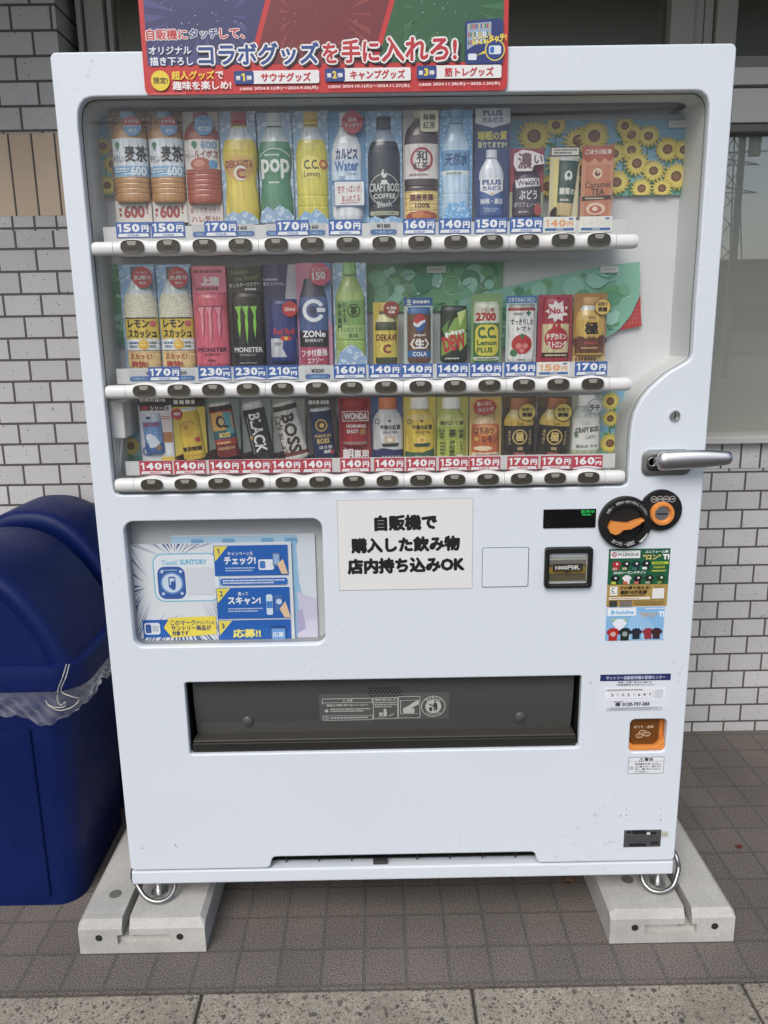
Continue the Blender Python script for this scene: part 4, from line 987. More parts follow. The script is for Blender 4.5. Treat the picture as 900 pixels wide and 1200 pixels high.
for k, (y0_, y1_) in enumerate(((206, 326), (374, 500), (506, 613))):
    A.rect(394, y0_, 692, y1_, DB); A.poly([(396, y0_ + 2), (452, y0_ + 2), (398, y0_ + 62)], (232, 214, 90)); A.text(str(k + 1), 408, y0_ + 12, 420, y0_ + 34, (40, 60, 110), .03)
WT = (228, 232, 238)
A.text('キャンペーンを', 450, 230, 552, 246, WT, .02); A.text('チェック!', 434, 248, 562, 282, WT, .05); A.fine(438, 290, 558, 310, 2, (190, 206, 230), .5); A.rr(414, 336, 686, 364, 8, (54, 108, 186)); A.fine(424, 340, 674, 360, 2, WT, .5)
A.text('買って', 482, 392, 524, 406, WT, .02); A.text('スキャン!', 440, 410, 574, 442, WT, .05); A.fine(440, 454, 580, 474, 2, (190, 206, 230), .5); A.text('応募!!', 452, 542, 568, 578, (236, 224, 120), .04); A.fine(460, 588, 562, 610, 2, WT, .5)
A.rr(572, 262, 634, 304, 8, WT); A.rr(577, 268, 600, 298, 6, (70, 120, 190)); A.rr(630, 236, 660, 290, 5, (96, 120, 160)); A.rect(634, 242, 656, 282, (150, 180, 216)); A.poly([(648, 280), (672, 262), (690, 320), (664, 320)], (226, 196, 160))
A.rr(596, 402, 622, 486, 8, (206, 222, 236)); A.rect(597, 430, 621, 458, (70, 130, 196)); A.rr(630, 404, 662, 468, 5, (70, 110, 170)); A.circ(648, 432, 12, (200, 214, 230)); A.poly([(650, 462), (674, 430), (694, 498), (668, 496)], (226, 196, 160))
A.rr(608, 532, 672, 612, 6, (46, 74, 130)); A.rect(612, 542, 668, 612, (110, 160, 214)); A.text('応募', 616, 556, 662, 578, WT, .02); A.text('完了', 616, 584, 662, 606, WT, .02)
tag(A.build('leaflet', loc=(f.cx, 0, f.cz)), 'campaign sheet of blue steps and white rays in the lower left window', 'leaflet', 'leaflets in the poster pocket')

# ------------------------------------------------------------------ printed sheets behind the drink samples
def petals(A, u, v, r, n=15, ry=1.0, W=1e9, H=1e9):
    cl = lambda p: (min(W, max(0, p[0])), min(H, max(0, p[1])))
    pts = []
    for ring_, rr_, c_ in ((0, 1.0, (208, 186, 76)), (1, .84, (226, 208, 112))):
        pts = []; ph = random.uniform(0, 1)
        for k in range(n * 2):
            a = (k + ph + ring_) * PI / n; q = r * rr_ * (1 if k % 2 == 0 else .62) * random.uniform(.93, 1.05); pts.append(cl((u + q * math.cos(a), v + q * ry * math.sin(a))))
        A.poly(pts, c_)
    for q, c_ in ((.40, (112, 78, 54)), (.25, (140, 98, 70))): A.poly([cl((u + r * q * .88 * math.cos(k * PI / 9), v + r * q * .88 * ry * math.sin(k * PI / 9))) for k in range(18)], c_)
def leaf(A, u, v, l, w_, a, col):
    pts = []
    for k in range(9): t = k / 8; pts.append((t * l, -w_ * math.sin(PI * t) ** .8))
    for k in range(7, 0, -1): t = k / 8; pts.append((t * l, w_ * math.sin(PI * t) ** .8))
    c_, s_ = math.cos(a), math.sin(a)
    A.poly([(u + x * c_ - y * s_, v + x * s_ + y * c_) for x, y in pts], col)
def clipflowers(A, W, H, spots, seed):
    random.seed(seed)
    A.rect(0, 0, W, H, M((128, 178, 206), .4)); A.rect(0, H * .62, W, H, (140, 190, 194)); A.rect(0, H * .82, W, H, (112, 168, 150))
    for u, v, r in spots:
        A.line([(u, min(H, v + r * .3)), (u + 1, H)], max(1.3, r * .09), (70, 128, 84))
        for k in range(2):
            y = v + r * 1.1 + k * r * .9
            if y < H - r * .3 and r * .9 < u < W - r * .9: leaf(A, u, y, r * .8, r * .22, random.choice((-.35, PI + .35)), random.choice(((66, 130, 92), (84, 150, 100))))
    for u, v, r in spots:
        petals(A, u, v, r * 1.2, 17, random.choice((1, 1, .94)), W, H)
def sheet_bm(A, t, col):
    f = A.fr; x, z = f.w / 2, f.h / 2
    P = [f.at(-x, -z, 0), f.at(x, -z, 0), f.at(x, z, 0), f.at(-x, z, 0)]
    A.mb.add(P + [(p[0], p[1] + t, p[2]) for p in P], [(0, 1, 2, 3), (7, 6, 5, 4), (0, 4, 5, 1), (1, 5, 6, 2), (2, 6, 7, 3), (3, 7, 4, 0)], col)

f = framepx(597, 140.5, 806.5, 230, .128)
A = Art(f, (0, 0, 210, 90)); sheet_bm(A, .001, (220, 220, 216))
clipflowers(A, 210, 90, [(28, 18, 19), (53, 6, 12), (80, 24, 17), (98, 19, 17), (20, 52, 15), (112, 50, 14), (141, 18, 13), (133, 8, 11), (161, 20, 13), (122, 40, 13), (142, 36, 13), (149, 52, 14), (126, 74, 15), (169, 61, 13), (184, 36, 14), (196, 68, 15), (203, 37, 12), (156, 82, 12), (180, 82, 12), (60, 50, 17), (85, 60, 17), (45, 78, 14)], 3)
A.rect(183, 3, 206, 11, (206, 208, 204)); A.text('SUNTORY', 186, 5.4, 203, 9, (160, 164, 166), .02)
tag(A.build('sunflower_poster', loc=(f.cx, .128, f.cz)), 'wide sunflower picture sheet in the top row, right of the drinks', 'poster', 'sunflower sheets')
f = framepx(113, 138, 140, 229, .122)
A = Art(f, (0, 0, 27, 91)); sheet_bm(A, .001, (220, 220, 216)); clipflowers(A, 27, 91, [(9, 33, 11), (19, 54, 12), (10, 79, 11)], 5)
tag(A.build('sunflower_poster', loc=(f.cx, .122, f.cz)), 'narrow sunflower picture strip left of the tall bottles in the top row', 'poster', 'sunflower sheets')
f = framepx(703, 457, 728.5, 535, .116)
A = Art(f, (0, 0, 26, 78)); sheet_bm(A, .001, (220, 220, 216)); clipflowers(A, 26, 78, [(11, 13, 11), (12, 33, 10), (13, 62, 12)], 6)
tag(A.build('sunflower_poster', loc=(f.cx, .116, f.cz)), 'upright sunflower strip at the right end of the bottom row', 'poster', 'sunflower sheets')
f = framepx(725, 457, 747, 492, .128)
A = Art(f, (0, 0, 24, 36)); sheet_bm(A, .001, (220, 220, 216)); clipflowers(A, 24, 36, [(11, 18, 11)], 8)
tag(A.build('sunflower_poster', loc=(f.cx, .128, f.cz)), 'small sunflower corner showing behind the strip by the curved white frame', 'poster', 'sunflower sheets')
f = framepx(143, 504, 166, 541, .124)
A = Art(f, (0, 0, 24, 38)); sheet_bm(A, .001, (220, 220, 216)); clipflowers(A, 24, 38, [(11, 19, 11)], 9)
tag(A.build('sunflower_poster', loc=(f.cx, .124, f.cz)), 'small sunflower sheet beside the white box in the bottom row', 'poster', 'sunflower sheets')

def leafy(name, box, label, outline=None, seed=1, base=(142, 186, 158), Y=.126):
    random.seed(seed); f = framepx(*box, Y); W, H = box[2] - box[0], box[3] - box[1]
    A = Art(f, (0, 0, W, H)); out = outline or [(0, 0), (W, 0), (W, H), (0, H)]
    A.mb.prism([(f.cx + A.xz(*p)[0], f.cz + A.xz(*p)[1]) for p in out], Y, Y + .001, M(base, .4)); A.d = .0003
    def inside(u, v, r=0):
        for da in range(8):
            x, y = u + r * math.cos(da * PI / 4), v + r * math.sin(da * PI / 4); c_ = False; j = len(out) - 1
            for i in range(len(out)):
                xi, yi = out[i]; xj, yj = out[j]
                if (yi > y) != (yj > y) and x < (xj - xi) * (y - yi) / (yj - yi) + xi: c_ = not c_
                j = i
            if not c_: return False
        return True
    for k in range(150):
        u, v, r = random.uniform(0, W), random.uniform(0, H), random.uniform(3, 13)
        if not inside(u, v, r): continue
        k2 = random.random(); c_ = random.choice(((120, 176, 142), (98, 158, 124), (150, 200, 180), (112, 168, 120), (160, 208, 190), (86, 144, 112)))
        if k2 < .55: A.circ(u, v, r, c_, r * random.uniform(.75, 1), 16)
        elif k2 < .75: A.ring(u, v, r, .7, (160, 206, 190))
        else: A.circ(u, v, random.uniform(.8, 1.8), (214, 232, 224), None, 10)
    for k in range(5):
        u, v = random.uniform(W * .1, W * .8), random.uniform(H * .1, H * .6); pts = [(u + t * 4.0, v + 6 * math.sin(t * .5 + k)) for t in range(7)]
        if all(inside(*p) for p in pts): A.line(pts, .9, (88, 138, 116))
    return A
A = leafy('leaf_poster', (430, 308, 589, 365), '', seed=2, base=(112, 158, 118), Y=.128)
A.rect(70, 4, 92, 12, (206, 208, 204)); A.text('SUNTORY', 73, 6.4, 89, 10, (160, 164, 166))
tag(A.build('leaf_poster', loc=(0, .128, 1.4)), 'dark green leaf picture sheet high behind the short cans', 'poster', 'green leaf sheets')
out = [(0, 42), (60, 26), (106, 16), (164, 5), (209, 0), (211, 40), (202, 62), (190, 78), (172, 90), (150, 97), (0, 97)]
A = leafy('leaf_poster', (538, 308, 751, 408), '', out, 4, (134, 186, 164), .120)
A.rect(163, 5, 184, 12.5, (206, 208, 204)); A.text('SUNTORY', 166, 7, 181, 10.5, (160, 164, 166))
tag(A.build('leaf_poster', loc=(0, .12, 1.4)), 'pale green leaf sheet with a wavy edge at the right of the middle row', 'poster', 'green leaf sheets')
f = framepx(700, 338, 753, 392, .124)
A = Art(f, (0, 0, 53, 54)); A.mb.prism([(f.cx + A.xz(*p)[0], f.cz + A.xz(*p)[1]) for p in ((0, 54), (20, 30), (48, 0), (53, 44))], .124, .1248, M((178, 62, 62), .45)); A.d = .0003
for k in range(9): A.line([(14 + k * 4.6, 46 - k * .4), (30 + k * 2.5, 24 - k * 2)], .5, (206, 120, 116))
for k in range(7): A.line([(16 + k * 4, 42 - k * 5), (50, 40 - k * 5)], .5, (206, 120, 116))
tag(A.build('red_pattern_card', loc=(0, .124, 1.4)), 'red patterned card corner under the wavy green sheet', 'poster')
A = leafy('leaf_poster', (124, 310, 150, 406), '', seed=9, base=(120, 168, 128), Y=.124)
tag(A.build('leaf_poster', loc=(0, .124, 1.4)), 'narrow green leaf strip left of the two lemon bottles in the middle row', 'poster', 'green leaf sheets')

# ------------------------------------------------------------------ drink samples
MUTE[0] = .16
random.seed(11)
PROF = {
 'pet': [(0, .84), (.02, .95), (.05, 1), (.14, 1), (.155, .97), (.17, 1), (.235, 1), (.25, .97), (.265, 1), (.38, 1), (.60, 1), (.66, .97), (.72, .88), (.78, .72), (.83, .54), (.86, .45), (.868, .50), (.875, .44)],
 'wide': [(0, .90), (.02, .98), (.05, 1)] + [q for k in range(5) for q in ((.09 + k * .055, 1), (.10 + k * .055, .965), (.11 + k * .055, 1))] + [(.70, 1), (.78, .96), (.85, .80), (.90, .50), (.92, .42)],
 'curvy': [(0, .86), (.03, .97), (.12, 1), (.25, .95), (.36, .86), (.45, .90), (.55, 1), (.66, 1), (.74, .86), (.82, .60), (.875, .44)],
 'can': [(0, .84), (.02, .92), (.05, 1), (.92, 1), (.955, .94), (.975, .90), (.98, .93), (1, .93)],
 'slim': [(0, .84), (.015, .92), (.04, 1), (.93, 1), (.96, .93), (.975, .90), (.98, .92), (1, .92)],
 'acan': [(0, .86), (.02, .96), (.05, 1), (.62, 1), (.70, .92), (.78, .74), (.84, .62), (.87, .58)],
 'tumbler': [(0, .74), (.03, .78), (.9, 1), (.93, 1.04), (1, 1.04)],
 'stubby': [(0, .88), (.03, .98), (.07, 1), (.55, 1), (.66, .97), (.74, .80), (.79, .62), (.82, .60)],
}
CAPK = {'pet': (.885, 1.0, .44), 'wide': (.93, 1.0, .42), 'curvy': (.885, 1.0, .44), 'acan': (.875, 1.0, .60), 'stubby': (.825, 1.0, .60)}
KREL = .45
SHORT = {}
def interp(prof, t):
    for (a, ra), (b_, rb) in zip(prof, prof[1:]):
        if a <= t <= b_: return ra + (rb - ra) * ((t - a) / (b_ - a) if b_ > a else 0)
    return prof[-1][1] if t > prof[-1][0] else prof[0][1]
def prim(A, it):
    k = it[0]
    if k == 't': A.text(it[1], *it[2:6], it[6], *(it[7:]))
    elif k == 'v': A.vtext(it[1], *it[2:6], it[6])
    elif k == 'r': A.rect(*it[1:])
    elif k == 'c': A.circ(it[1], it[2], it[3], it[4], *(it[5:]))
    elif k == 'o': A.ring(it[1], it[2], it[3], it[4], it[5], *(it[6:]))
    elif k == 'p': A.poly(it[1], it[2])
    elif k == 'R': A.rr(*it[1:])
    elif k == 'f': A.fine(*it[1:])
    elif k == 'l': A.line(*it[1:])
LIQ = {}
def liquid(col):
    """moulded, glossy body colour with faint upright streaks"""
    if col not in LIQ:
        base = M(col, .3); m, ns, lk, b = nodes('body_%d_%d_%d' % col); c = base.node_tree.nodes['Principled BSDF'].inputs['Base Color'].default_value
        tc = N(ns, 'ShaderNodeTexCoord'); mp = N(ns, 'ShaderNodeMapping'); mp.inputs['Scale'].default_value = (1, 1, .16); lk.new(tc.outputs['Object'], mp.inputs[0])
        n1 = N(ns, 'ShaderNodeTexNoise', i_Scale=140.0, i_Detail=3.0); lk.new(mp.outputs[0], n1.inputs['Vector'])
        r = ramp(ns, [(.3, tuple(v * .78 for v in c[:3])), (.68, tuple(min(1, v * 1.16 + .012) for v in c[:3]))]); lk.new(n1.outputs[0], r.inputs[0]); lk.new(r.outputs[0], b.inputs['Base Color'])
        b.inputs['Roughness'].default_value = .22; b.inputs['Coat Weight'].default_value = .25; b.inputs['Coat Roughness'].default_value = .08
        LIQ[col] = m
    return LIQ[col]
def sample(label, short, box, card=None, body=None, cart=(), bart=(), badge=(), Y=.080):
    """a display dummy: backing card, half-relief bottle or can with its print, cap and round badge. Art is in card percent; body art in body percent"""
    f = framepx(*box, Y); z0 = f.cz - f.h / 2
    t = thing('drink_sample', label, 'drink sample', (f.cx, Y, z0), 'drink samples in the display')
    asp = f.h / f.w; SPC = (0, 0, 100, 100 * asp)
    Vs = lambda it, a: it
    def scale(it, a):
        o = list(it); k = o[0]
        if k in 'tv': o[3] *= a; o[5] *= a
        elif k in 'rRf': o[2] *= a; o[4] *= a
        elif k in 'co': o[2] *= a
        elif k in 'pl': o[1] = [(p[0], p[1] * a) for p in o[1]]
        return o
    if card is not None:
        A = Art(f, SPC); sheet_bm(A, .0012, card)
        for it in cart: prim(A, scale(it, asp))
        A.build('backing_card', t)
    cd_ = 0
    if body:
        kind, uc, uw, vt, vb, rot, col, bands, cap = body
        prof = PROF[kind]; R = uw / 100 * f.w / 2; Hh = (vb - vt) / 100 * f.h
        bf_ = Frame(f.cx + (uc / 100 - .5) * f.w, f.cz + (.5 - (vt + vb) / 200) * f.h, Y - .0006, 2 * R, Hh, math.radians(rot))
        top = CAPK[kind][0] if kind in CAPK else 1.0
        cuts = sorted(set([p[0] for p in prof] + [1 - b_[0] / 100 for b_ in bands] + [1 - b_[1] / 100 for b_ in bands]))
        cuts = [q_ for q_ in cuts if 0 <= q_ <= prof[-1][0]]
        rel = lambda x, z: KREL * math.sqrt(max(0, (R * interp(prof, z / Hh + .5)) ** 2 - x * x))
        b = MB(); n = 14
        def ringat(q_):
            r_ = R * interp(prof, q_); return [bf_.at(-r_ * math.cos(PI * k / n), (q_ - .5) * Hh, KREL * r_ * math.sin(PI * k / n)) for k in range(n + 1)]
        for a, e in zip(cuts, cuts[1:]):
            mid = 1 - (a + e) / 2; c_ = col
            for b_ in bands:
                if b_[0] / 100 <= mid <= b_[1] / 100: c_ = b_[2]
            b.loft([ringat(a), ringat(e)], c_ if not isinstance(c_, tuple) else liquid(c_), caps=(False, False), closed=False)
        if kind in ('can', 'slim'): b.loft([ringat(.978), ringat(1.0)], M((190, 190, 188), .3, .8), caps=(False, True), closed=False)
        bo = b.build('can' if kind in ('can', 'slim', 'tumbler') else 'bottle', t, sharp=60)
        if kind in CAPK and cap is not None:
            c0, c1, rc = CAPK[kind]; b = MB(); rings = []
            for q_, s_ in ((c0, 1), (c0 + (c1 - c0) * .18, 1), (c0 + (c1 - c0) * .2, .94), (c1 - .012, .94), (c1, .86)):
                r_ = R * rc * s_ * 1.06; rings.append([bf_.at(-r_ * math.cos(PI * k / n), (q_ - .5) * Hh, KREL * r_ * math.sin(PI * k / n)) for k in range(n + 1)])
            b.loft(rings, M(cap, .4), caps=(False, True), closed=False); b.build('cap', t, sharp=50)
        if bart:
            bf_.rel = rel; ba = Hh / (2 * R); A = Art(bf_, (0, 0, 100, 100 * ba), base=.0006)
            for it in bart: prim(A, scale(it, ba))
            A.build('label_print', bo)
        cd_ = KREL * R + .0012
    if badge:
        A = Art(f, SPC, base=cd_ + .001)
        for it in badge: prim(A, scale(it, asp))
        A.build('badge', t)
    if card is not None:      # clear sleeve
        b = MB(); n2 = 10; rr_ = []
        for z in (f.cz - f.h / 2, f.cz + f.h / 2):
            rr_.append([(f.cx - f.w * .49 + f.w * .98 * k / n2, Y - .002 - .027 * (1 - (2 * k / n2 - 1) ** 2) ** .6, z) for k in range(n2 + 1)])
        b.loft(rr_, CLEAR, caps=(False, False), closed=False); b.build('clear_sleeve', t, sharp=80)
    SHORT[box] = short
    return t
W_ = (222, 222, 218); K_ = (24, 24, 27); R_ = (186, 40, 46); NV = (26, 36, 84); BL = (40, 96, 176); GN = (36, 104, 62); YL = (226, 204, 48); CRM = (224, 212, 180); SV = M((176, 178, 180), .3, .7); LBL = (140, 188, 222); GD = (200, 164, 70); BRN = (86, 46, 32); LG = (150, 186, 82)

# --- top row
def tea600(box, label, short):
    sample(label, short, box, GRAIN, ('wide', 52, 92, 1, 82, 0, (186, 128, 66), [(30, 60, (212, 222, 228)), (60, 72, (122, 170, 210))], (120, 170, 214)),
        [('r', 0, 80, 100, 100, (224, 216, 206))] + [('t', '600', 22, 84, 78, 96, (176, 50, 50), .05), ('f', 10, 86, 18, 95, 2, (176, 50, 50), .7), ('t', '!', 82, 83, 88, 92, (176, 50, 50))],
        [('t', '麦茶', 40, 38, 100, 56, (50, 40, 36), .03), ('t', 'やさしい', 4, 48, 38, 56, (60, 46, 42), .01), ('p', [(12, 36), (20, 33), (28, 36), (20, 44)], (60, 130, 80)), ('f', 10, 62, 50, 68, 2, (220, 228, 234), .5), ('t', '600', 54, 61, 96, 71, (230, 236, 240), .03)],
        [('c', 66, 26, 26, (70, 134, 190)), ('c', 66, 22, 24, (186, 62, 62)), ('r', 42, 10.4, 90, 14, (70, 134, 190))] if False else [('c', 68, 15, 24, (74, 138, 194)), ('p', [(44, 14.6)] + [(68 + 24 * math.cos(a * PI / 12 + PI), 14.6 - 24 * math.sin(a * PI / 12) * .34) for a in range(13)] + [(92, 14.6)], (188, 64, 64)), ('t', 'ミネラル', 50, 9.6, 86, 12.8, W_, .02), ('t', 'ゼロ', 58, 17, 78, 20.6, W_, .03), ('f', 52, 14.8, 84, 16, 1, W_, .6)])
tea600((131, 130, 175.5, 261), 'barley tea bottle sample with red and blue badge, leftmost in the top row', 'leftmost barley tea bottle')
tea600((174, 130, 217, 261), 'barley tea bottle sample between the first barley tea and the red capped bottle', 'second barley tea bottle')
sample('amber red tea bottle sample with a red cap and blue badge, top row', 'amber red tea bottle', (216.5, 131, 258.5, 263), (206, 200, 196), ('wide', 52, 96, 1, 82, 0, (170, 66, 34), [(30, 62, (222, 216, 210))], (170, 44, 44)),
    [('r', 0, 79, 100, 100, (220, 208, 202)), ('t', '香りですっきり', 8, 84, 92, 90, (150, 60, 60), .01), ('t', 'ハレ気分!', 10, 92, 90, 98.5, (150, 60, 60), .02)],
    [('t', 'ルイボス', 30, 42, 98, 50, (160, 50, 50), .02), ('t', 'やさしい', 2, 45, 28, 50, (120, 60, 60), .01), ('p', [(22, 35), (32, 31), (42, 35), (32, 41)], (50, 130, 70)), ('t', '600', 50, 32, 96, 40, (120, 160, 196), .03), ('c', 48, 57, 30, (176, 84, 60), 18), ('c', 44, 56, 16, (206, 130, 100), 9), ('c', 82, 57, 12, (90, 150, 200))],
    [('c', 64, 13.5, 26, (74, 140, 196)), ('t', 'カフェイン', 42, 9, 86, 12.4, W_, .02), ('t', 'ゼロ!', 48, 14, 82, 18.5, W_, .03)])
sample('yellow soda bottle sample with a red cap over printed ice', 'yellow soda bottle with the red cap', (259.5, 130, 303.5, 264), ICE, ('curvy', 52, 92, 1, 99, 0, (216, 190, 40), [(14, 25, (206, 216, 220))], (196, 44, 46)), [],
    [('c', 50, 50, 40, (214, 160, 60), 34), ('p', [(8, 44), (90, 42), (86, 54), (60, 57), (10, 55)], (196, 150, 70)), ('t', 'DEKAVITA', 8, 43.5, 88, 50.5, (150, 40, 40), .04), ('o', 52, 55, 20, 6, (226, 222, 210), 40, 320), ('t', 'C', 40, 51, 66, 60, (170, 50, 46), .05)],
    [('p', [(6, 100), (14, 91), (30, 88.5), (44, 91), (58, 88), (78, 90.5), (94, 96), (96, 100)], ICE)])
sample('green melon soda bottle sample with a pale cap and white lettering', 'green melon soda bottle', (301.5, 132, 344.5, 262), ICE, ('curvy', 50, 90, 1, 99, 0, (52, 128, 84), [(13, 26, (198, 214, 214))], (210, 222, 222)), [],
    [('t', 'pop', 8, 42, 94, 60, (226, 232, 226), .03), ('f', 20, 37, 70, 40, 1, (200, 220, 206), .6), ('o', 50, 52, 60, 2, (220, 230, 222), 40, 140), ('f', 30, 62, 72, 65, 1, (200, 220, 206), .6)],
    [('p', [(4, 100), (10, 90), (26, 85), (40, 89), (60, 84), (84, 89), (97, 95), (97, 100)], ICE)])
sample('lemon yellow soda bottle sample with a yellow cap over printed ice', 'lemon soda bottle with the yellow cap', (343.5, 130, 386, 264), ICE, ('pet', 52, 86, 1, 99, 0, (214, 200, 52), [(14, 25, (206, 216, 220))], (232, 186, 50)), [],
    [('p', [(20, 42), (40, 39), (70, 41), (84, 47), (80, 57), (50, 61), (24, 57), (16, 50)], (236, 220, 90)), ('t', 'C.C.', 26, 43, 74, 51.5, (60, 60, 40), .03), ('t', 'Lemon', 26, 53, 76, 58, (80, 76, 46), .02), ('c', 88, 47, 14, (200, 90, 50)), ('c', 88, 47, 7, (230, 190, 80))],
    [('p', [(8, 100), (16, 93), (32, 88), (46, 91), (62, 86), (84, 92), (96, 97), (96, 100)], ICED)])
sample('blue and white milky water bottle sample with a round red badge', 'milky water bottle with the red badge', (385.5, 130, 428, 261), (96, 158, 208), ('pet', 50, 84, 2, 99, 0, (226, 230, 232), [(42, 62, (200, 220, 236)), (62, 66, (70, 130, 190))], (228, 230, 232)), [],
    [('t', 'カルピス', 14, 33, 86, 43, (44, 70, 130), .05), ('t', 'Water', 10, 44, 88, 54, (60, 110, 180), .03, .06), ('t', 'ウォーター', 50, 55, 84, 58, (70, 100, 160), .02), ('f', 24, 58, 44, 62, 2, (90, 140, 190), .6)],
    [('c', 68, 11.5, 29, (196, 52, 54)), ('t', '後味', 56, 7.5, 80, 11, W_, .02), ('t', 'すっきり!', 46, 12.5, 90, 16, W_, .02), ('R', 12, 63, 98, 86, 4, (70, 120, 180)), ('R', 15, 64, 95, 85, 3, (228, 228, 224)), ('t', '甘ずっぱいが、', 22, 67, 90, 74, (186, 60, 60), .02, .05), ('t', 'あふれてる', 34, 76, 84, 82, (186, 60, 60), .02, .05), ('l', [(30, 83.5), (80, 82.5)], 1.6, (186, 60, 60))])
sample('black coffee bottle sample with a dark cap and oval emblem', 'black coffee bottle', (428.5, 130, 471.5, 262), ICED, ('pet', 50, 88, 5, 98, 0, (26, 34, 44), [(13, 24, (150, 170, 186))], (44, 54, 70)), [],
    [('o', 50, 70, 46, 2, (196, 202, 196)), ('c', 50, 55, 9, (206, 210, 204), 13), ('c', 53, 53, 5, (26, 34, 44), 7), ('p', [(42, 61), (58, 61), (62, 65), (38, 65)], (206, 210, 204)), ('t', 'CRAFT BOSS', 4, 64, 97, 72, (206, 210, 204), .02), ('t', 'COFFEE', 16, 74, 84, 79, (206, 210, 204), .02), ('t', 'Black', 28, 81, 74, 87, (196, 202, 196), .0, .1), ('r', 6, 91, 94, 95, (170, 174, 140)), ('t', 'BLACK COFFEE', 20, 92, 80, 94.2, (50, 56, 50), .0)],
    [('p', [(3, 100), (8, 96), (24, 94), (44, 97), (70, 94), (92, 96), (97, 100)], ICED)])
sample('black tea bottle sample with a red ring emblem and cream badge', 'black tea bottle with the red ring', (472.5, 129, 515, 262), (188, 182, 180), ('wide', 50, 94, 1, 99, 0, (60, 26, 30), [(30, 61, (222, 212, 206)), (72, 100, (224, 190, 100))], (206, 196, 160)), [],
    [('c', 50, 44, 33, (170, 40, 60)), ('c', 50, 44, 26, (226, 218, 212)), ('t', '和', 34, 36, 66, 46, K_, .03), ('t', '紅茶', 26, 46, 70, 53, K_, .02), ('f', 14, 56, 86, 59, 1, (140, 90, 90), .6), ('t', '国産茶葉', 16, 75, 84, 81, (110, 40, 40), .03), ('t', '100%', 30, 83, 74, 87.5, (110, 40, 40), .03), ('c', 50, 95, 46, (176, 62, 34), 15), ('c', 40, 94, 20, (214, 120, 60), 8), ('c', 66, 95, 14, (206, 96, 50), 6)],
    [('R', 46, 2.5, 95, 20.5, 8, (228, 220, 180)), ('t', '無糖', 54, 5, 87, 11, (60, 50, 46), .02), ('t', '紅茶', 54, 12, 87, 18, (60, 50, 46), .02)])
sample('clear mineral water bottle sample on pale blue, top row', 'clear water bottle', (514.5, 129, 553.5, 262), WATER, ('pet', 50, 84, 0, 99, 0, (176, 208, 232), [(36, 54, (96, 156, 206)), (54, 58, (214, 224, 228))], (120, 180, 222)), [],
    [('t', '天然水', 10, 38, 92, 50, (40, 70, 120), .03, 0, .15), ('f', 16, 55, 84, 58, 1, (120, 150, 110), .6)] + [('l', [(8, 62 + k * 4.5), (92, 62 + k * 4.5)], 1.6, (206, 226, 240)) for k in range(6)] + [('l', [(18, 16 + k * 5), (82, 16 + k * 5)], 1.6, (210, 228, 240)) for k in range(4)],
    [('p', [(8, 100), (16, 88), (34, 81), (54, 83), (74, 80), (88, 90), (94, 100)], WATER)])
sample('navy milk drink bottle sample under a white headed card, top row', 'navy milk drink bottle', (556.5, 127, 597, 257), (34, 56, 112), ('pet', 48, 72, 37, 99, 0, (210, 216, 224), [(44, 100, (48, 84, 156))], (196, 204, 214)),
    [('r', 0, 0, 100, 13, (220, 222, 224)), ('p', [(0, 13), (100, 13), (50, 17)], (220, 222, 224)), ('t', 'PLUS', 22, 1.5, 78, 6.5, (50, 86, 150), .05), ('t', 'カルピス', 20, 7.5, 80, 12.5, (50, 86, 150), .05), ('t', '睡眠の質', 8, 20, 92, 28, (226, 206, 70), .03), ('t', '足りてますか?', 8, 29.5, 92, 35, (226, 226, 180), .03)],
    [('p', [(4, 42), (96, 42), (96, 60), (50, 68), (4, 60)], (224, 226, 226)), ('t', 'PLUS', 12, 44, 88, 52, (44, 80, 150), .05), ('t', 'カルピス', 12, 53, 88, 60, (44, 80, 150), .05), ('p', [(44, 64), (56, 64), (56, 66), (44, 66)], (206, 170, 60)), ('t', '睡眠・腸活', 6, 72, 96, 80, (214, 220, 232), .03), ('f', 20, 86, 80, 92, 2, (160, 180, 214), .5)])
sample('purple grape drink sample on a crimson and white card', 'purple grape drink', (597.5, 174, 637, 256), (150, 44, 64), ('acan', 50, 84, 24, 100, 0, (58, 40, 58), [], None),
    [('r', 0, 62, 100, 100, (160, 166, 130))],
    [('c', 30, 16, 24, (70, 46, 70), 20), ('c', 70, 20, 24, (64, 44, 66), 20), ('p', [(8, 28), (92, 24), (94, 40), (10, 44)], (206, 202, 204)), ('t', "Welch's", 12, 27.5, 90, 39, (60, 36, 60), .05, .04), ('t', 'ぶどう', 20, 48, 84, 66, (206, 200, 206), .04), ('t', 'ポリフェノール', 4, 70, 96, 80, (196, 190, 196), .02), ('f', 20, 86, 60, 92, 1, (180, 170, 180), .6)],
    [('p', [(8, 10), (30, 4), (60, 6), (92, 12), (96, 24), (66, 26), (60, 34), (16, 34), (6, 24)], (216, 208, 208)), ('t', '濃', 18, 8, 60, 31, (96, 50, 66), .03), ('t', 'い', 66, 12, 92, 24, (96, 50, 66), .03), ('c', 80, 89, 11, (170, 60, 50), 16)])
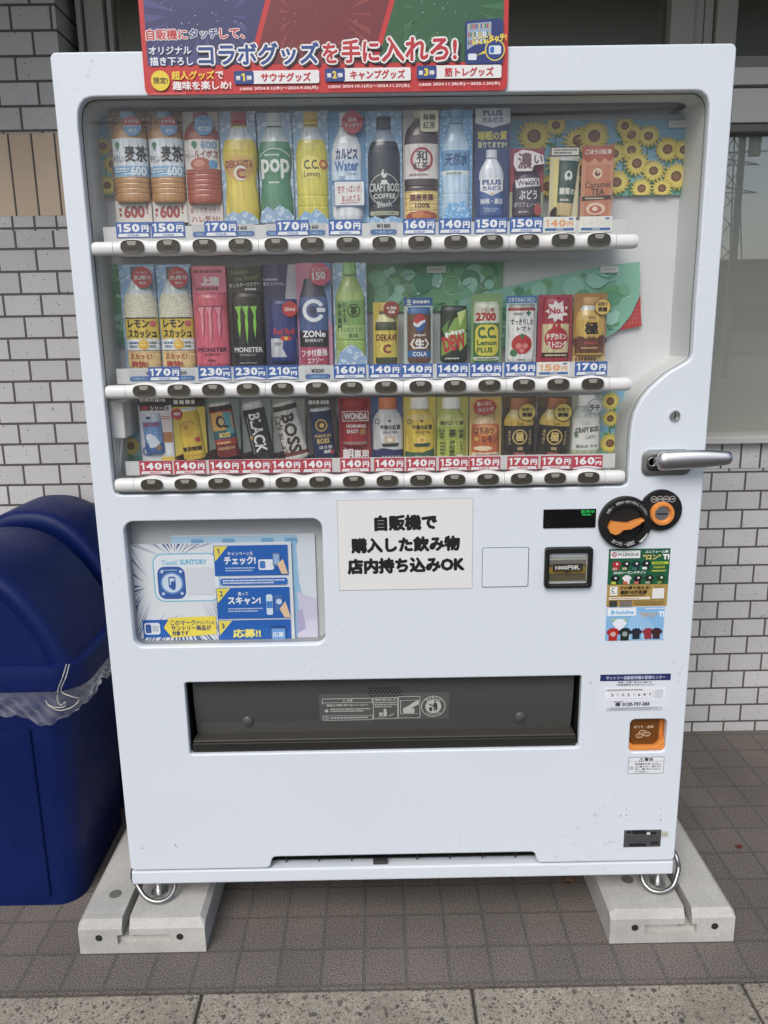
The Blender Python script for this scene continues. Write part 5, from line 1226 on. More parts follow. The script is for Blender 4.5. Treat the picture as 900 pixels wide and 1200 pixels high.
sample('green can sample leaning beside cream stripes with an oval portrait emblem', 'green can with the portrait', (644, 171.5, 678.5, 255), (206, 196, 150), ('tumbler', 58, 66, 16, 98, -4, (40, 72, 60), [(78, 100, (196, 170, 110)), (0, 6, (180, 182, 178))], None),
    [('r', 0, 0, 100, 14, (60, 56, 52)), ('r', 4, 2, 96, 12, (216, 212, 200)), ('f', 12, 3, 90, 11, 2, (70, 64, 60), .6), ('p', [(10, 18), (30, 18), (40, 100), (16, 100)], (222, 206, 120)), ('p', [(4, 92), (20, 84), (40, 90), (40, 100), (4, 100)], BEANS)],
    [('c', 50, 32, 20, (206, 212, 200), 26), ('c', 50, 30, 8, (50, 70, 60), 11), ('p', [(38, 46), (44, 38), (58, 38), (64, 46)], (50, 70, 60)), ('t', '糖質の', 12, 52, 90, 64, (220, 222, 206), .03), ('f', 20, 70, 80, 76, 1, (200, 206, 190), .6)])
sample('orange brown caramel tea sample, rightmost of the top row', 'caramel tea carton', (681, 170.5, 718.5, 255.5), (196, 106, 72), None,
    [('r', 0, 12, 100, 100, (206, 140, 104)), ('p', [(0, 0), (100, 0), (100, 16), (86, 22), (70, 17), (56, 24), (40, 17), (22, 24), (0, 17)], (178, 76, 48)), ('t', 'ごほうび紅茶', 10, 5, 92, 12, (232, 220, 206), .03), ('R', 12, 26, 90, 100, 6, (198, 116, 78)), ('c', 50, 38, 15, (222, 196, 160)), ('c', 50, 38, 9, (120, 60, 40)), ('c', 52, 36, 4, (222, 196, 160)), ('t', 'Caramel', 12, 49, 92, 58, (90, 50, 34), .02, .04), ('t', 'TEA', 32, 59, 74, 68, (90, 50, 34), .04), ('p', [(4, 70), (96, 68), (96, 74), (4, 76)], (70, 44, 36)), ('f', 14, 71, 86, 74, 1, (220, 200, 170), .6), ('c', 48, 87, 30, (226, 190, 160), 18), ('c', 48, 88, 20, (190, 84, 56), 12), ('c', 46, 87, 9, (232, 206, 176), 6), ('t', 'SUNTORY', 34, 95.5, 64, 98, (90, 60, 46))])
# --- middle row
def squash(box, label, short):
    sample(label, short, box, ICED, ('pet', 52, 92, 2, 100, 0, LEMON, [(14, 26, (196, 212, 216)), (49, 70, (220, 188, 60)), (70, 81, (222, 224, 222)), (81, 82, (120, 120, 110)), (82, 99, (226, 190, 120))], (60, 66, 76)), [],
        [('r', 3, 49, 97, 50.3, (40, 36, 34)), ('t', 'レモン', 12, 51, 76, 59, K_, .04), ('t', 'スカッシュ', 12, 60.5, 95, 69, K_, .04), ('c', 86, 55, 9, (206, 90, 80)), ('c', 56, 75.5, 15, (232, 176, 40)), ('c', 53, 74.5, 8, (240, 206, 90)), ('f', 12, 72, 40, 79, 2, (70, 120, 170), .6), ('f', 74, 72, 92, 79, 2, (110, 130, 110), .6), ('t', 'スカッと!', 12, 84, 78, 90, (190, 70, 50), .03), ('t', '爽快!', 14, 91.5, 64, 98, (190, 60, 50), .04)],
        [('c', 69, 12.5, 27, (196, 46, 52)), ('t', 'レモン', 56, 6.8, 84, 9.4, W_, .02), ('t', '丸搾り', 46, 10.5, 92, 15, W_, .03), ('t', '製法', 60, 16.4, 78, 18.8, W_, .02)])
squash((143.5, 310, 186.5, 432.5), 'cloudy lemon squash bottle sample at the left end of the middle row', 'left lemon squash bottle')
squash((185, 310, 227.5, 432), 'cloudy lemon squash bottle sample next to the pink can', 'lemon squash bottle beside the pink can')
def claw(col, edge=None):
    o = []
    for x, l in ((22, 62), (46, 70), (72, 62)):
        p = [(x - 10, 20), (x + 12, 19), (x + 8, 26), (x + 7, 36), (x + 8, 44), (x + 3, l), (x - 1, 50), (x - 2, 40), (x + 1, 32), (x - 4, 25)]
        if edge: o.append(('p', [(x + (a - x) * 1.35, 40 + (v - 40) * 1.06) for a, v in p], edge))
        o.append(('p', p, col))
    return o
sample('pink energy drink can sample with jagged claw marks', 'pink energy can', (225.5, 312, 269, 429), (224, 108, 134), ('slim', 52, 90, 26, 100, 0, (220, 84, 110), [], None),
    [('t', '上陸', 28, 10, 78, 19, (228, 220, 220), .06), ('f', 10, 3, 90, 7, 1, (110, 30, 50), .7), ('f', 14, 20, 90, 24, 1, (110, 30, 50), .7)],
    claw((228, 130, 150), (110, 30, 50)) + [('t', 'MONSTER', 6, 74, 94, 80, (70, 20, 40), .03), ('t', 'ENERGY', 26, 82, 74, 85, (110, 30, 50), .02), ('f', 36, 90, 64, 94, 1, (110, 30, 50), .7)])
sample('black energy drink can sample with green claw marks', 'black energy can', (267, 312, 310, 429), (28, 32, 32), ('slim', 54, 84, 25, 100, 0, (30, 32, 36), [], None),
    [('t', 'Unleash', 8, 3, 60, 8, (120, 150, 70), .0, .1), ('t', 'the Beast!', 22, 9, 88, 13.5, (120, 150, 70), .0, .1), ('t', 'モンスターエナジー', 8, 16, 92, 20, (206, 206, 204), .03, .06), ('f', 50, 21, 92, 24, 1, (206, 206, 204), .7)],
    claw((126, 206, 60)) + [('t', 'MONSTER', 4, 74, 96, 81, (214, 216, 212), .03), ('t', 'ENERGY', 22, 83, 76, 86, (150, 152, 150), .02), ('f', 20, 94, 84, 97, 1, (150, 152, 150), .6)])
sample('blue and silver energy can sample on a navy card with red dot', 'blue and silver energy can', (308.5, 310, 348.5, 427.5), (36, 44, 92), ('slim', 58, 78, 34, 97, 0, (34, 50, 124), [(62, 92, (190, 194, 200))], None),
    [('p', [(78, 0), (100, 0), (100, 34), (66, 34)], (168, 168, 178)), ('f', 4, 13, 50, 16, 1, (180, 184, 204), .6), ('t', '翼をさずける。', 4, 17, 66, 20.5, (180, 184, 204), .02)],
    [('p', [(50, 62), (98, 62), (98, 92), (62, 92), (46, 78)], (34, 50, 124)), ('t', 'Red Bull', 14, 46, 92, 56, (190, 44, 54), .04), ('p', [(34, 62), (48, 57), (62, 60), (72, 57), (84, 63), (70, 66), (48, 66)], (196, 50, 50)), ('c', 60, 62, 7, (230, 180, 50)), ('f', 16, 68, 44, 74, 2, (120, 110, 130), .6)],
    [('c', 80, 44, 22, (196, 34, 44)), ('t', '250ml', 65, 42.4, 95, 46, (230, 214, 210), .03)])
sample('tall dark energy bottle can sample with a large white C emblem', 'tall dark can with the white C', (348.5, 308, 389, 433), (196, 130, 160), ('acan', 47, 84, 2, 100, 0, (44, 48, 74), [(30, 62, (64, 92, 150)), (62, 78, (38, 38, 44)), (78, 95, (186, 66, 96)), (95, 100, (190, 190, 190))], None),
    [('p', [(50, 0), (100, 0), (100, 60), (80, 40)], (110, 140, 196)), ('p', [(0, 0), (50, 0), (10, 26), (0, 30)], (206, 120, 156))],
    [('o', 52, 43, 38, 13, (224, 228, 234), 28, 332, 40), ('R', 54, 40.5, 92, 44.5, 4, (224, 228, 234)), ('c', 50, 43, 14, (44, 52, 90)), ('t', 'ZONe', 12, 62, 90, 68.5, (226, 228, 230), .04), ('t', 'ENERGY', 20, 70, 82, 73, (206, 208, 212), .02), ('t', 'フタ付最強', 6, 80, 94, 87, (232, 220, 224), .03, .06), ('t', 'エナジー', 26, 88, 80, 93.5, (232, 220, 224), .02, .06), ('f', 8, 95.5, 92, 99, 2, (140, 50, 60), .5)],
    [('c', 70, 11, 31, (214, 74, 110)), ('t', 'カフェイン', 48, 4.5, 92, 7.8, W_, .02, .08), ('t', '150', 48, 8.6, 86, 16, W_, .05, .08)])
sample('green tea bottle sample with round tea emblem over printed ice', 'green tea bottle in the middle row', (391, 308, 430, 428.5), ICE, ('pet', 50, 90, 0, 100, 0, (156, 186, 92), [(36, 60, (118, 166, 84)), (60, 72, (168, 196, 110)), (10, 14, (170, 190, 120))], (118, 176, 92)), [],
    [('o', 62, 46, 22, 3.5, (36, 60, 34)), ('t', '茶', 50, 41.5, 74, 51, (36, 60, 34), .03), ('v', '伊右衛門', 8, 38, 22, 66, (36, 60, 34)), ('v', '日本の茶', 26, 38, 38, 58, (50, 76, 46)), ('R', 22, 60, 94, 74, 3, (150, 184, 104)), ('t', 'いれたての', 28, 62, 88, 66.5, (40, 66, 36), .01), ('t', '香味', 42, 68, 76, 72.5, (40, 66, 36), .01)],
    [('p', [(8, 100), (14, 88), (30, 83), (46, 79), (62, 80), (80, 85), (96, 92), (98, 100)], ICE)])
sample('yellow vitamin drink bottle can sample with plus thirty badge', 'yellow vitamin can', (437.5, 354, 466.5, 427), (204, 178, 60), ('acan', 52, 88, 2, 100, 0, (70, 74, 50), [(44, 88, (206, 186, 70)), (18, 30, (206, 200, 140))], (196, 170, 80)), [],
    [('t', 'DEKAVI', 4, 50, 96, 61, (120, 40, 36), .03), ('o', 52, 74, 28, 8, (224, 206, 80), 40, 320), ('t', 'C', 34, 66, 72, 82, (150, 60, 40), .06)],
    [('c', 74, 11, 32, (150, 52, 44), 30), ('t', '+30', 54, 7, 94, 12.5, W_, .04), ('t', '増量', 60, 14, 88, 18, W_, .02)])
sample('brown cola can sample with red and blue globe emblem', 'cola can', (473.5, 349, 507, 426.5), (180, 196, 186), ('can', 52, 82, 14, 98, 0, (110, 76, 58), [(0, 12, (64, 110, 170)), (78, 90, (54, 110, 180))], None),
    [('r', 0, 0, 100, 12, (44, 92, 160)), ('t', '生', 10, 1.5, 26, 10.5, W_, .04), ('f', 32, 3, 96, 9, 1, W_, .7)],
    [('c', 52, 28, 26, (222, 222, 218)), ('p', [(26, 26), (32, 17), (52, 10.5), (70, 15), (77, 22), (56, 25), (40, 30)], (190, 50, 54)), ('p', [(28, 33), (46, 36), (66, 29), (78, 26), (76, 35), (62, 44), (44, 45)], (44, 86, 160)), ('t', 'pepsi', 28, 47, 76, 53, (226, 222, 214), .02), ('t', '〈生〉', 12, 56, 92, 75, (228, 226, 220), .05), ('t', 'COLA', 22, 80, 82, 88, (228, 230, 232), .03)])
sample('dark green citrus soda can sample with slanted red lettering', 'dark green citrus soda can', (515.5, 357, 548, 425), None, ('can', 50, 98, 2, 100, 0, (40, 54, 44), [], None), [],
    [('p', [(4, 62), (50, 22), (96, 12), (96, 40), (40, 78), (4, 88)], (120, 160, 60)), ('p', [(60, 12), (96, 6), (70, 36)], (190, 210, 120)), ('p', [(4, 40), (30, 24), (20, 54)], (84, 130, 60)), ('p', [(60, 60), (96, 44), (96, 66), (70, 80)], (150, 190, 80)), ('t', 'Mtn', 16, 42, 88, 52, (226, 228, 220), .04, .3), ('t', 'DEW', 8, 50, 92, 78, (190, 44, 46), .06, .22), ('f', 16, 90, 84, 94, 1, (206, 210, 200), .6)], Y=.075)
sample('green and yellow lemon can sample marked 2700', 'green lemon can marked 2700', (552, 344, 588, 425), (120, 160, 96), ('can', 50, 84, 12, 100, 0, (70, 124, 66), [(0, 26, (206, 214, 190)), (26, 34, (206, 214, 190)), (90, 96, (214, 216, 190))], None), [],
    [('R', 5, 37, 95, 88, 26, (214, 200, 52)), ('t', 'クエン酸', 26, 10, 76, 16, (176, 50, 40), .02), ('t', '2700', 6, 17, 84, 31, (180, 44, 40), .06), ('t', 'C.C.', 14, 40, 86, 60, (36, 96, 50), .05), ('t', 'Lemon', 12, 62, 88, 71, (36, 96, 50), .04), ('t', 'PLUS', 12, 74, 72, 83, (36, 96, 50), .04), ('f', 10, 91, 90, 95, 1, (60, 110, 60), .6)])
sample('white tomato juice can sample with a cut red tomato', 'tomato juice can', (593, 346.5, 628.5, 424), (190, 206, 206), ('can', 50, 88, 12, 100, 0, (222, 224, 220), [(0, 7, (150, 160, 150)), (7, 12, (170, 50, 50))], None),
    [('r', 0, 0, 100, 11, (56, 116, 176)), ('t', 'ミネラル&リコピン', 6, 2.5, 94, 9, W_, .03)],
    [('f', 18, 15, 54, 20, 2, (60, 90, 60), .6), ('p', [(62, 15), (72, 12), (82, 15), (72, 22)], (40, 110, 60)), ('t', 'すっきりした', 8, 26, 92, 36, (50, 44, 40), .02), ('t', 'トマト', 30, 38, 82, 48, (50, 44, 40), .02), ('c', 50, 69, 38, (190, 40, 40), 36), ('p', [(40, 54), (50, 50), (60, 54), (54, 58), (50, 62), (46, 58)], (50, 110, 60)), ('c', 38, 72, 11, (222, 120, 110), 10), ('c', 62, 72, 11, (222, 120, 110), 10), ('c', 50, 80, 9, (222, 120, 110), 8), ('c', 20, 84, 13, (50, 120, 70)), ('f', 34, 94, 66, 97, 1, (120, 120, 120), .6)])
sample('red and gold vitamin soda can sample with a white No.1 burst', 'red and gold soda can', (630, 345.5, 670.5, 425), (170, 44, 66), ('can', 52, 78, 4, 100, 0, (176, 40, 60), [(40, 90, (206, 190, 140)), (84, 92, (60, 30, 30))], None),
    [('l', [(50, 50), (2 + k * 12, 2)], 1.2, (206, 110, 130)) for k in range(9)],
    [('c', 50, 62, 43, (182, 34, 44), 40), ('p', [(30, 48), (40, 34), (48, 46), (56, 32), (66, 48)], (182, 34, 44)), ('t', 'ドデカミン', 14, 54, 88, 64, (232, 226, 214), .05), ('t', 'ストロング', 16, 66, 88, 77, (232, 226, 214), .05), ('f', 10, 86, 90, 90, 1, (220, 200, 150), .6)],
    [('p', [(50 + (34 if k % 2 else 22) * math.cos(k * PI / 9), 24 + (34 if k % 2 else 22) * .5 * math.sin(k * PI / 9)) for k in range(18)], (226, 214, 214)), ('t', 'No.1', 28, 18, 74, 28, (186, 40, 60), .05, .1)])
sample('gold and brown coffee bottle can sample with a round gold badge, right end, middle row', 'gold and brown coffee can in the middle row', (672, 343.5, 710.5, 425), (176, 124, 60), ('acan', 50, 88, 6, 89, 0, (206, 166, 72), [(14, 22, (206, 204, 196)), (70, 96, (110, 62, 40))], (196, 150, 80)),
    [('r', 0, 90, 100, 100, (206, 168, 100)), ('f', 8, 92, 92, 98, 1, (110, 60, 40), .7)],
    [('c', 12, 76, 22, (96, 50, 36), 18), ('c', 90, 74, 20, (96, 50, 36), 18), ('t', '極', 26, 42, 74, 64, (34, 24, 20), .04), ('t', '微糖', 34, 67, 66, 74, (110, 70, 40), .02), ('r', 26, 76, 74, 81, (150, 60, 50)), ('f', 18, 85, 82, 89, 1, (206, 170, 120), .6), ('t', 'Asahi', 36, 32, 62, 36, (120, 60, 40))],
    [('c', 80, 20, 24, (60, 40, 30)), ('c', 80, 20, 22.5, (226, 186, 84)), ('t', '深煎り', 64, 13, 96, 19, (44, 32, 26), .03), ('t', '微糖', 66, 20, 94, 27, (44, 32, 26), .04)])
# --- bottom row
sample('white and blue picture card sample with small cans, leftmost in the bottom row', 'leftmost picture card', (164, 466, 202.5, 540.5), (206, 208, 214), ('slim', 40, 58, 24, 88, 3, (110, 150, 206), [(0, 20, (196, 206, 220)), (72, 100, (64, 100, 170))], None),
    [('r', 0, 0, 100, 12, (50, 42, 46)), ('t', '世界の産地', 4, 1, 84, 6.5, (220, 216, 206), .03), ('r', 4, 12, 92, 20, (60, 46, 48)), ('t', 'NEW', 10, 13, 32, 19, (206, 60, 60), .04), ('t', 'シリーズ', 36, 12.5, 90, 19.5, (226, 222, 214), .03), ('r', 66, 24, 98, 52, (214, 200, 196)), ('r', 70, 54, 98, 70, (176, 110, 60)), ('f', 68, 28, 94, 34, 2, (186, 60, 60), .6), ('r', 60, 93, 100, 99, (226, 190, 60)), ('c', 18, 84, 16, (96, 120, 160)), ('c', 18, 84, 8, (206, 214, 226)), ('r', 76, 72, 94, 90, (226, 228, 230))],
    [('t', 'BOSS', 10, 22, 90, 32, (170, 60, 90), .05), ('c', 34, 58, 20, (214, 222, 232)), ('p', [(20, 66), (58, 52), (86, 72), (70, 82), (30, 84)], (206, 216, 230)), ('c', 76, 84, 14, (150, 120, 80)), ('c', 40, 10, 12, (60, 70, 120), 8)])
sample('yellow coffee can sample leaning left with a red new badge', 'leaning yellow can', (203.5, 466, 241.5, 541), (206, 184, 60), ('slim', 52, 70, 15, 96, 7, (220, 182, 50), [(0, 6, (196, 196, 190))], None),
    [('r', 0, 0, 100, 14, (44, 40, 34)), ('f', 6, 2, 84, 11, 1, (206, 206, 196), .7), ('p', [(0, 92), (30, 86), (70, 90), (100, 86), (100, 100), (0, 100)], BEANS)],
    [('p', [(24, 24), (70, 22), (76, 40), (60, 56), (30, 54), (18, 40)], (206, 160, 40)), ('c', 40, 36, 12, (170, 124, 34)), ('o', 50, 44, 42, 3, (150, 106, 30), 30, 200), ('t', '贅沢微糖', 6, 74, 92, 83, (60, 40, 24), .05), ('c', 80, 62, 12, (190, 60, 50)), ('r', 6, 90, 94, 93, (196, 150, 40))],
    [('c', 18, 24, 17, (190, 44, 48)), ('t', 'NEW', 8, 21.5, 28, 26, W_, .04)])
sample('rainbow banded coffee can sample with pipe smoker emblem on coffee beans', 'rainbow banded coffee can', (244, 467, 281.5, 541), (120, 128, 116), ('slim', 50, 72, 6, 92, 7, (176, 54, 52), [(0, 5, (196, 196, 190)), (5, 14, (60, 44, 44)), (50, 66, (44, 92, 110)), (76, 100, (120, 34, 40))], None),
    [('r', 0, 0, 100, 80, (112, 124, 118)), ('p', [(0, 82), (40, 76), (100, 80), (100, 100), (0, 100)], BEANS)],
    [('p', [(4, 18), (50, 16), (96, 18), (96, 50), (4, 50)], (214, 160, 70)), ('p', [(60, 17), (96, 18), (96, 58), (66, 56)], (70, 150, 160)), ('c', 44, 34, 20, (40, 32, 34), 26), ('c', 48, 34, 12, (206, 170, 120), 16), ('p', [(56, 40), (76, 42), (76, 46), (56, 45)], (40, 32, 34)), ('t', 'BOSS', 30, 54, 78, 63, (226, 200, 90), .05), ('f', 14, 70, 86, 75, 1, (226, 200, 120), .6), ('t', 'RAINBOW', 14, 80, 88, 86, (206, 170, 110), .03)])
sample('tilted black coffee can sample with upright white lettering', 'tilted black coffee can', (284, 467, 318.5, 541), (120, 126, 124), ('slim', 54, 74, 4, 96, 10, (36, 36, 38), [(0, 5, (190, 190, 188)), (5, 12, (196, 198, 198))], None),
    [('p', [(0, 86), (50, 80), (100, 86), (100, 100), (0, 100)], BEANS)], [('t', 'BLACK', -40, 43, 140, 63, (228, 228, 226), .025, -PI / 2), ('l', [(14, 24), (14, 88)], 3, (150, 150, 146)), ('c', 16, 60, 8, (190, 150, 70))])
sample('tilted white coffee can sample with heavy dark lettering', 'tilted white coffee can', (320, 467, 358, 541), (128, 132, 126), ('slim', 54, 74, 4, 96, 12, (206, 202, 192), [(0, 5, (190, 190, 188)), (5, 14, (70, 58, 54)), (86, 93, (120, 60, 50))], None),
    [('p', [(0, 86), (50, 80), (100, 86), (100, 100), (0, 100)], BEANS)], [('t', 'BOSS', -28, 43, 136, 65, (54, 40, 38), .04, -PI / 2), ('t', 'Café au Lait', -68, 48, 92, 60, (84, 54, 44), .02, -PI / 2)])
sample('navy premium coffee can sample with gold round emblem', 'navy coffee can with gold emblem', (360, 466, 394.5, 541), (66, 60, 56), ('slim', 52, 74, 15, 94, 5, (34, 44, 84), [(0, 6, (190, 192, 194))], None),
    [('f', 8, 3, 92, 11, 1, (206, 206, 200), .7), ('p', [(0, 90), (50, 86), (100, 90), (100, 100), (0, 100)], BEANS)],
    [('c', 50, 34, 28, (206, 160, 60)), ('c', 50, 34, 22, (60, 46, 44)), ('c', 52, 34, 10, (214, 180, 90)), ('t', 'PREMIUM', 14, 52, 88, 58, (206, 170, 90), .02), ('t', 'BOSS', 22, 60, 80, 70, (206, 170, 90), .05), ('t', 'ほろ苦', 30, 74, 88, 81, (226, 226, 226), .02), ('t', '微糖', 48, 83, 84, 90, (226, 226, 226), .02), ('c', 86, 88, 10, (176, 60, 60))])
sample('red morning coffee can sample with white heavy lettering', 'red morning coffee can', (397.5, 466, 434.5, 539.5), (150, 34, 40), ('can', 50, 78, 4, 76, 0, (170, 36, 40), [(90, 96, (150, 120, 110))], None),
    [('r', 0, 76, 100, 100, (160, 36, 42)), ('r', 6, 4, 30, 20, (90, 24, 28))], [('c', 82, 68, 13, (176, 120, 70))],
    [('R', 12, 20, 94, 36, 2, (226, 220, 216)), ('R', 14, 21, 92, 35, 2, (160, 34, 40)), ('t', 'WONDA', 17, 22.5, 90, 33.5, (230, 226, 220), .05), ('t', 'MORNING', 24, 41, 84, 46.5, (228, 220, 214), .03), ('t', 'SHOT', 24, 49, 62, 55, (228, 220, 214), .03), ('t', '朝', 10, 79, 44, 97, (232, 228, 224), .03), ('t', '専用', 46, 81, 92, 96, (232, 228, 224), .03)])
sample('white milk tea bottle sample with orange cap and navy foot', 'milk tea bottle with the orange cap', (435.5, 465, 472, 539), (52, 78, 128), ('stubby', 52, 96, 1, 100, 0, (206, 206, 204), [(82, 100, (40, 48, 96)), (27, 34, (190, 192, 192))], (206, 110, 60)), [],
    [('p', [(2, 84), (30, 79), (60, 81), (98, 86), (98, 92), (2, 92)], (40, 48, 96)), ('t', '午後の紅茶', 24, 42, 92, 50, (40, 40, 60), .04), ('t', 'MILK TEA', 34, 52, 82, 56, (60, 60, 76), .02), ('c', 56, 66, 17, (214, 180, 130), 13), ('c', 56, 66, 9, (236, 228, 214), 7), ('p', [(28, 72), (86, 71), (82, 77), (32, 77)], (50, 60, 56)), ('p', [(50, 36), (56, 33.5), (62, 36), (56, 38.5)], (50, 54, 84)), ('o', 15, 37, 9, 3, (90, 94, 120)), ('t', 'コクまろやか', 28, 91, 92, 96.5, (214, 214, 222), .02)])
sample('yellow lemon tea bottle sample with white cap and dark green foot', 'lemon tea bottle with the green foot', (473, 465, 510.5, 539), (206, 186, 70), ('stubby', 50, 92, 1, 100, 0, (222, 188, 56), [(86, 100, (50, 90, 66)), (27, 34, (214, 184, 80))], (224, 224, 220)), [],
    [('p', [(2, 84), (30, 88), (60, 86), (98, 80), (98, 92), (2, 92)], (50, 90, 66)), ('t', '午後の紅茶', 24, 42, 92, 50, (50, 50, 40), .04), ('t', 'LEMON TEA', 32, 52, 86, 56, (120, 90, 40), .02), ('c', 56, 66, 17, (236, 206, 110), 13), ('c', 56, 66, 9, (230, 160, 60), 7), ('p', [(28, 72), (86, 71), (82, 77), (32, 77)], (50, 80, 56)), ('p', [(50, 36), (56, 33.5), (62, 36), (56, 38.5)], (60, 70, 50)), ('o', 15, 37, 9, 3, (110, 110, 70)), ('t', '香るレモン', 32, 91, 90, 96.5, (214, 220, 206), .02)])
sample('yellow green tea bottle sample with vertical lettering and white cap', 'yellow green tea bottle in the bottom row', (511.5, 465, 548.5, 539), (176, 176, 70), ('stubby', 46, 92, 1, 100, 0, (176, 186, 70), [(33, 44, (190, 192, 96)), (46, 66, (160, 176, 64))], (226, 226, 222)), [],
    [('t', '淹れたて緑', 10, 36, 92, 43, (44, 56, 30), .02), ('t', '茶', 40, 49, 66, 62, (40, 50, 26), .04), ('v', '伊右衛門', 42, 66, 62, 96, (44, 56, 30)), ('v', '日本茶', 8, 49, 26, 64, (60, 74, 40)), ('v', '特選', 74, 49, 92, 64, (60, 74, 40)), ('v', 'いえもん', 80, 68, 92, 88, (60, 74, 40)), ('f', 10, 68, 30, 90, 4, (70, 90, 44), .5)], [('R', 62, 90, 82, 98, 2, (222, 224, 214)), ('t', '280', 64, 92, 80, 96.5, (40, 44, 40), .03)])
sample('orange honey lemon bottle sample on a yellow card with red splash', 'orange honey lemon bottle', (550, 465, 587.5, 539), (206, 174, 90), ('stubby', 50, 86, 16, 100, 0, (206, 96, 48), [(18, 30, (226, 190, 130)), (84, 98, (226, 204, 170))], (222, 190, 120)), [],
    [('c', 50, 42, 40, (226, 150, 70), 20), ('t', 'はちみつ', 8, 36, 78, 50, (120, 40, 30), .05), ('t', 'レモン', 36, 53, 94, 65, (120, 40, 30), .05), ('c', 40, 76, 34, (236, 206, 160), 9), ('c', 16, 58, 8, (206, 160, 60)), ('t', 'Honey & Lemon', 16, 86, 86, 91, (130, 60, 40), .02), ('f', 24, 93, 76, 96, 1, (130, 60, 40), .6)],
    [('p', [(8, 12), (20, 4), (46, 2), (72, 6), (82, 14), (72, 24), (44, 28), (14, 24)], (190, 64, 50)), ('t', '寒い日に', 20, 6, 66, 13, (236, 220, 200), .03, .1), ('t', 'ひといき', 24, 15, 72, 22, (236, 220, 200), .03, .1)])
def kiwami(box, rot, label, short, Y=.080):
    sample(label, short, box, (70, 56, 44), ('stubby', 50, 92, 2, 100, rot, (38, 34, 34), [(14, 28, (206, 190, 120)), (28, 43, (214, 174, 60)), (86, 92, (60, 40, 36)), (92, 100, (196, 160, 70))], (170, 100, 56)), [('r', 0, 0, 100, 14, (96, 78, 50))],
        [('t', 'Asahi', 40, 38, 62, 41.5, (80, 56, 30), .03), ('o', 50, 61, 25, 4, (206, 174, 84)), ('t', '極', 36, 53, 64, 68, (214, 184, 96), .04), ('v', '香り深く', 12, 50, 20, 74, (190, 160, 90)), ('v', 'すっきり', 80, 50, 88, 74, (190, 160, 90)), ('t', '微糖', 42, 77, 60, 82.5, (206, 180, 110), .02), ('r', 32, 86, 68, 91, (176, 84, 70)), ('f', 36, 94, 64, 97, 1, (90, 60, 30), .6)],
        [('c', 70, 23, 27, (60, 48, 30)), ('c', 70, 23, 25, (226, 196, 84)), ('t', '深煎り', 52, 16, 88, 22, (44, 34, 26), .03), ('t', '微糖', 54, 23.5, 86, 30.5, (44, 34, 26), .05)], Y)
kiwami((589, 465, 627, 539), 0, 'black and gold coffee bottle can sample standing straight in the bottom row', 'straight black and gold coffee can')
kiwami((629.5, 465, 669, 539), -5, 'black and gold coffee bottle can sample tilted to the right in the bottom row', 'tilted black and gold coffee can')
sample('cream latte bottle sample with white cap, rightmost of the bottom row', 'cream latte bottle', (669, 463, 703.5, 534), (150, 160, 140), ('stubby', 50, 94, 0, 100, 0, (206, 206, 194), [(18, 34, (190, 196, 186)), (90, 100, (170, 178, 140))], (226, 226, 222)), [],
    [('r', 2, 36, 98, 88, (222, 222, 214)), ('c', 46, 45, 16, (196, 200, 190), 8), ('t', 'CRAFT BOSS', 10, 51, 94, 60, (60, 64, 60), .05, .08), ('t', 'Latte', 46, 63, 80, 70, (70, 74, 70), .0, .1), ('p', [(6, 60), (18, 57), (20, 68), (8, 68)], (100, 130, 90)), ('t', '深みの ラテ', 12, 80, 90, 86, (70, 74, 70), .03)],
    [('c', 72, 17, 26, (226, 226, 222)), ('o', 72, 17, 24, 2, (110, 112, 110)), ('t', 'ラテ', 54, 15, 90, 25, (50, 52, 52), .04)])

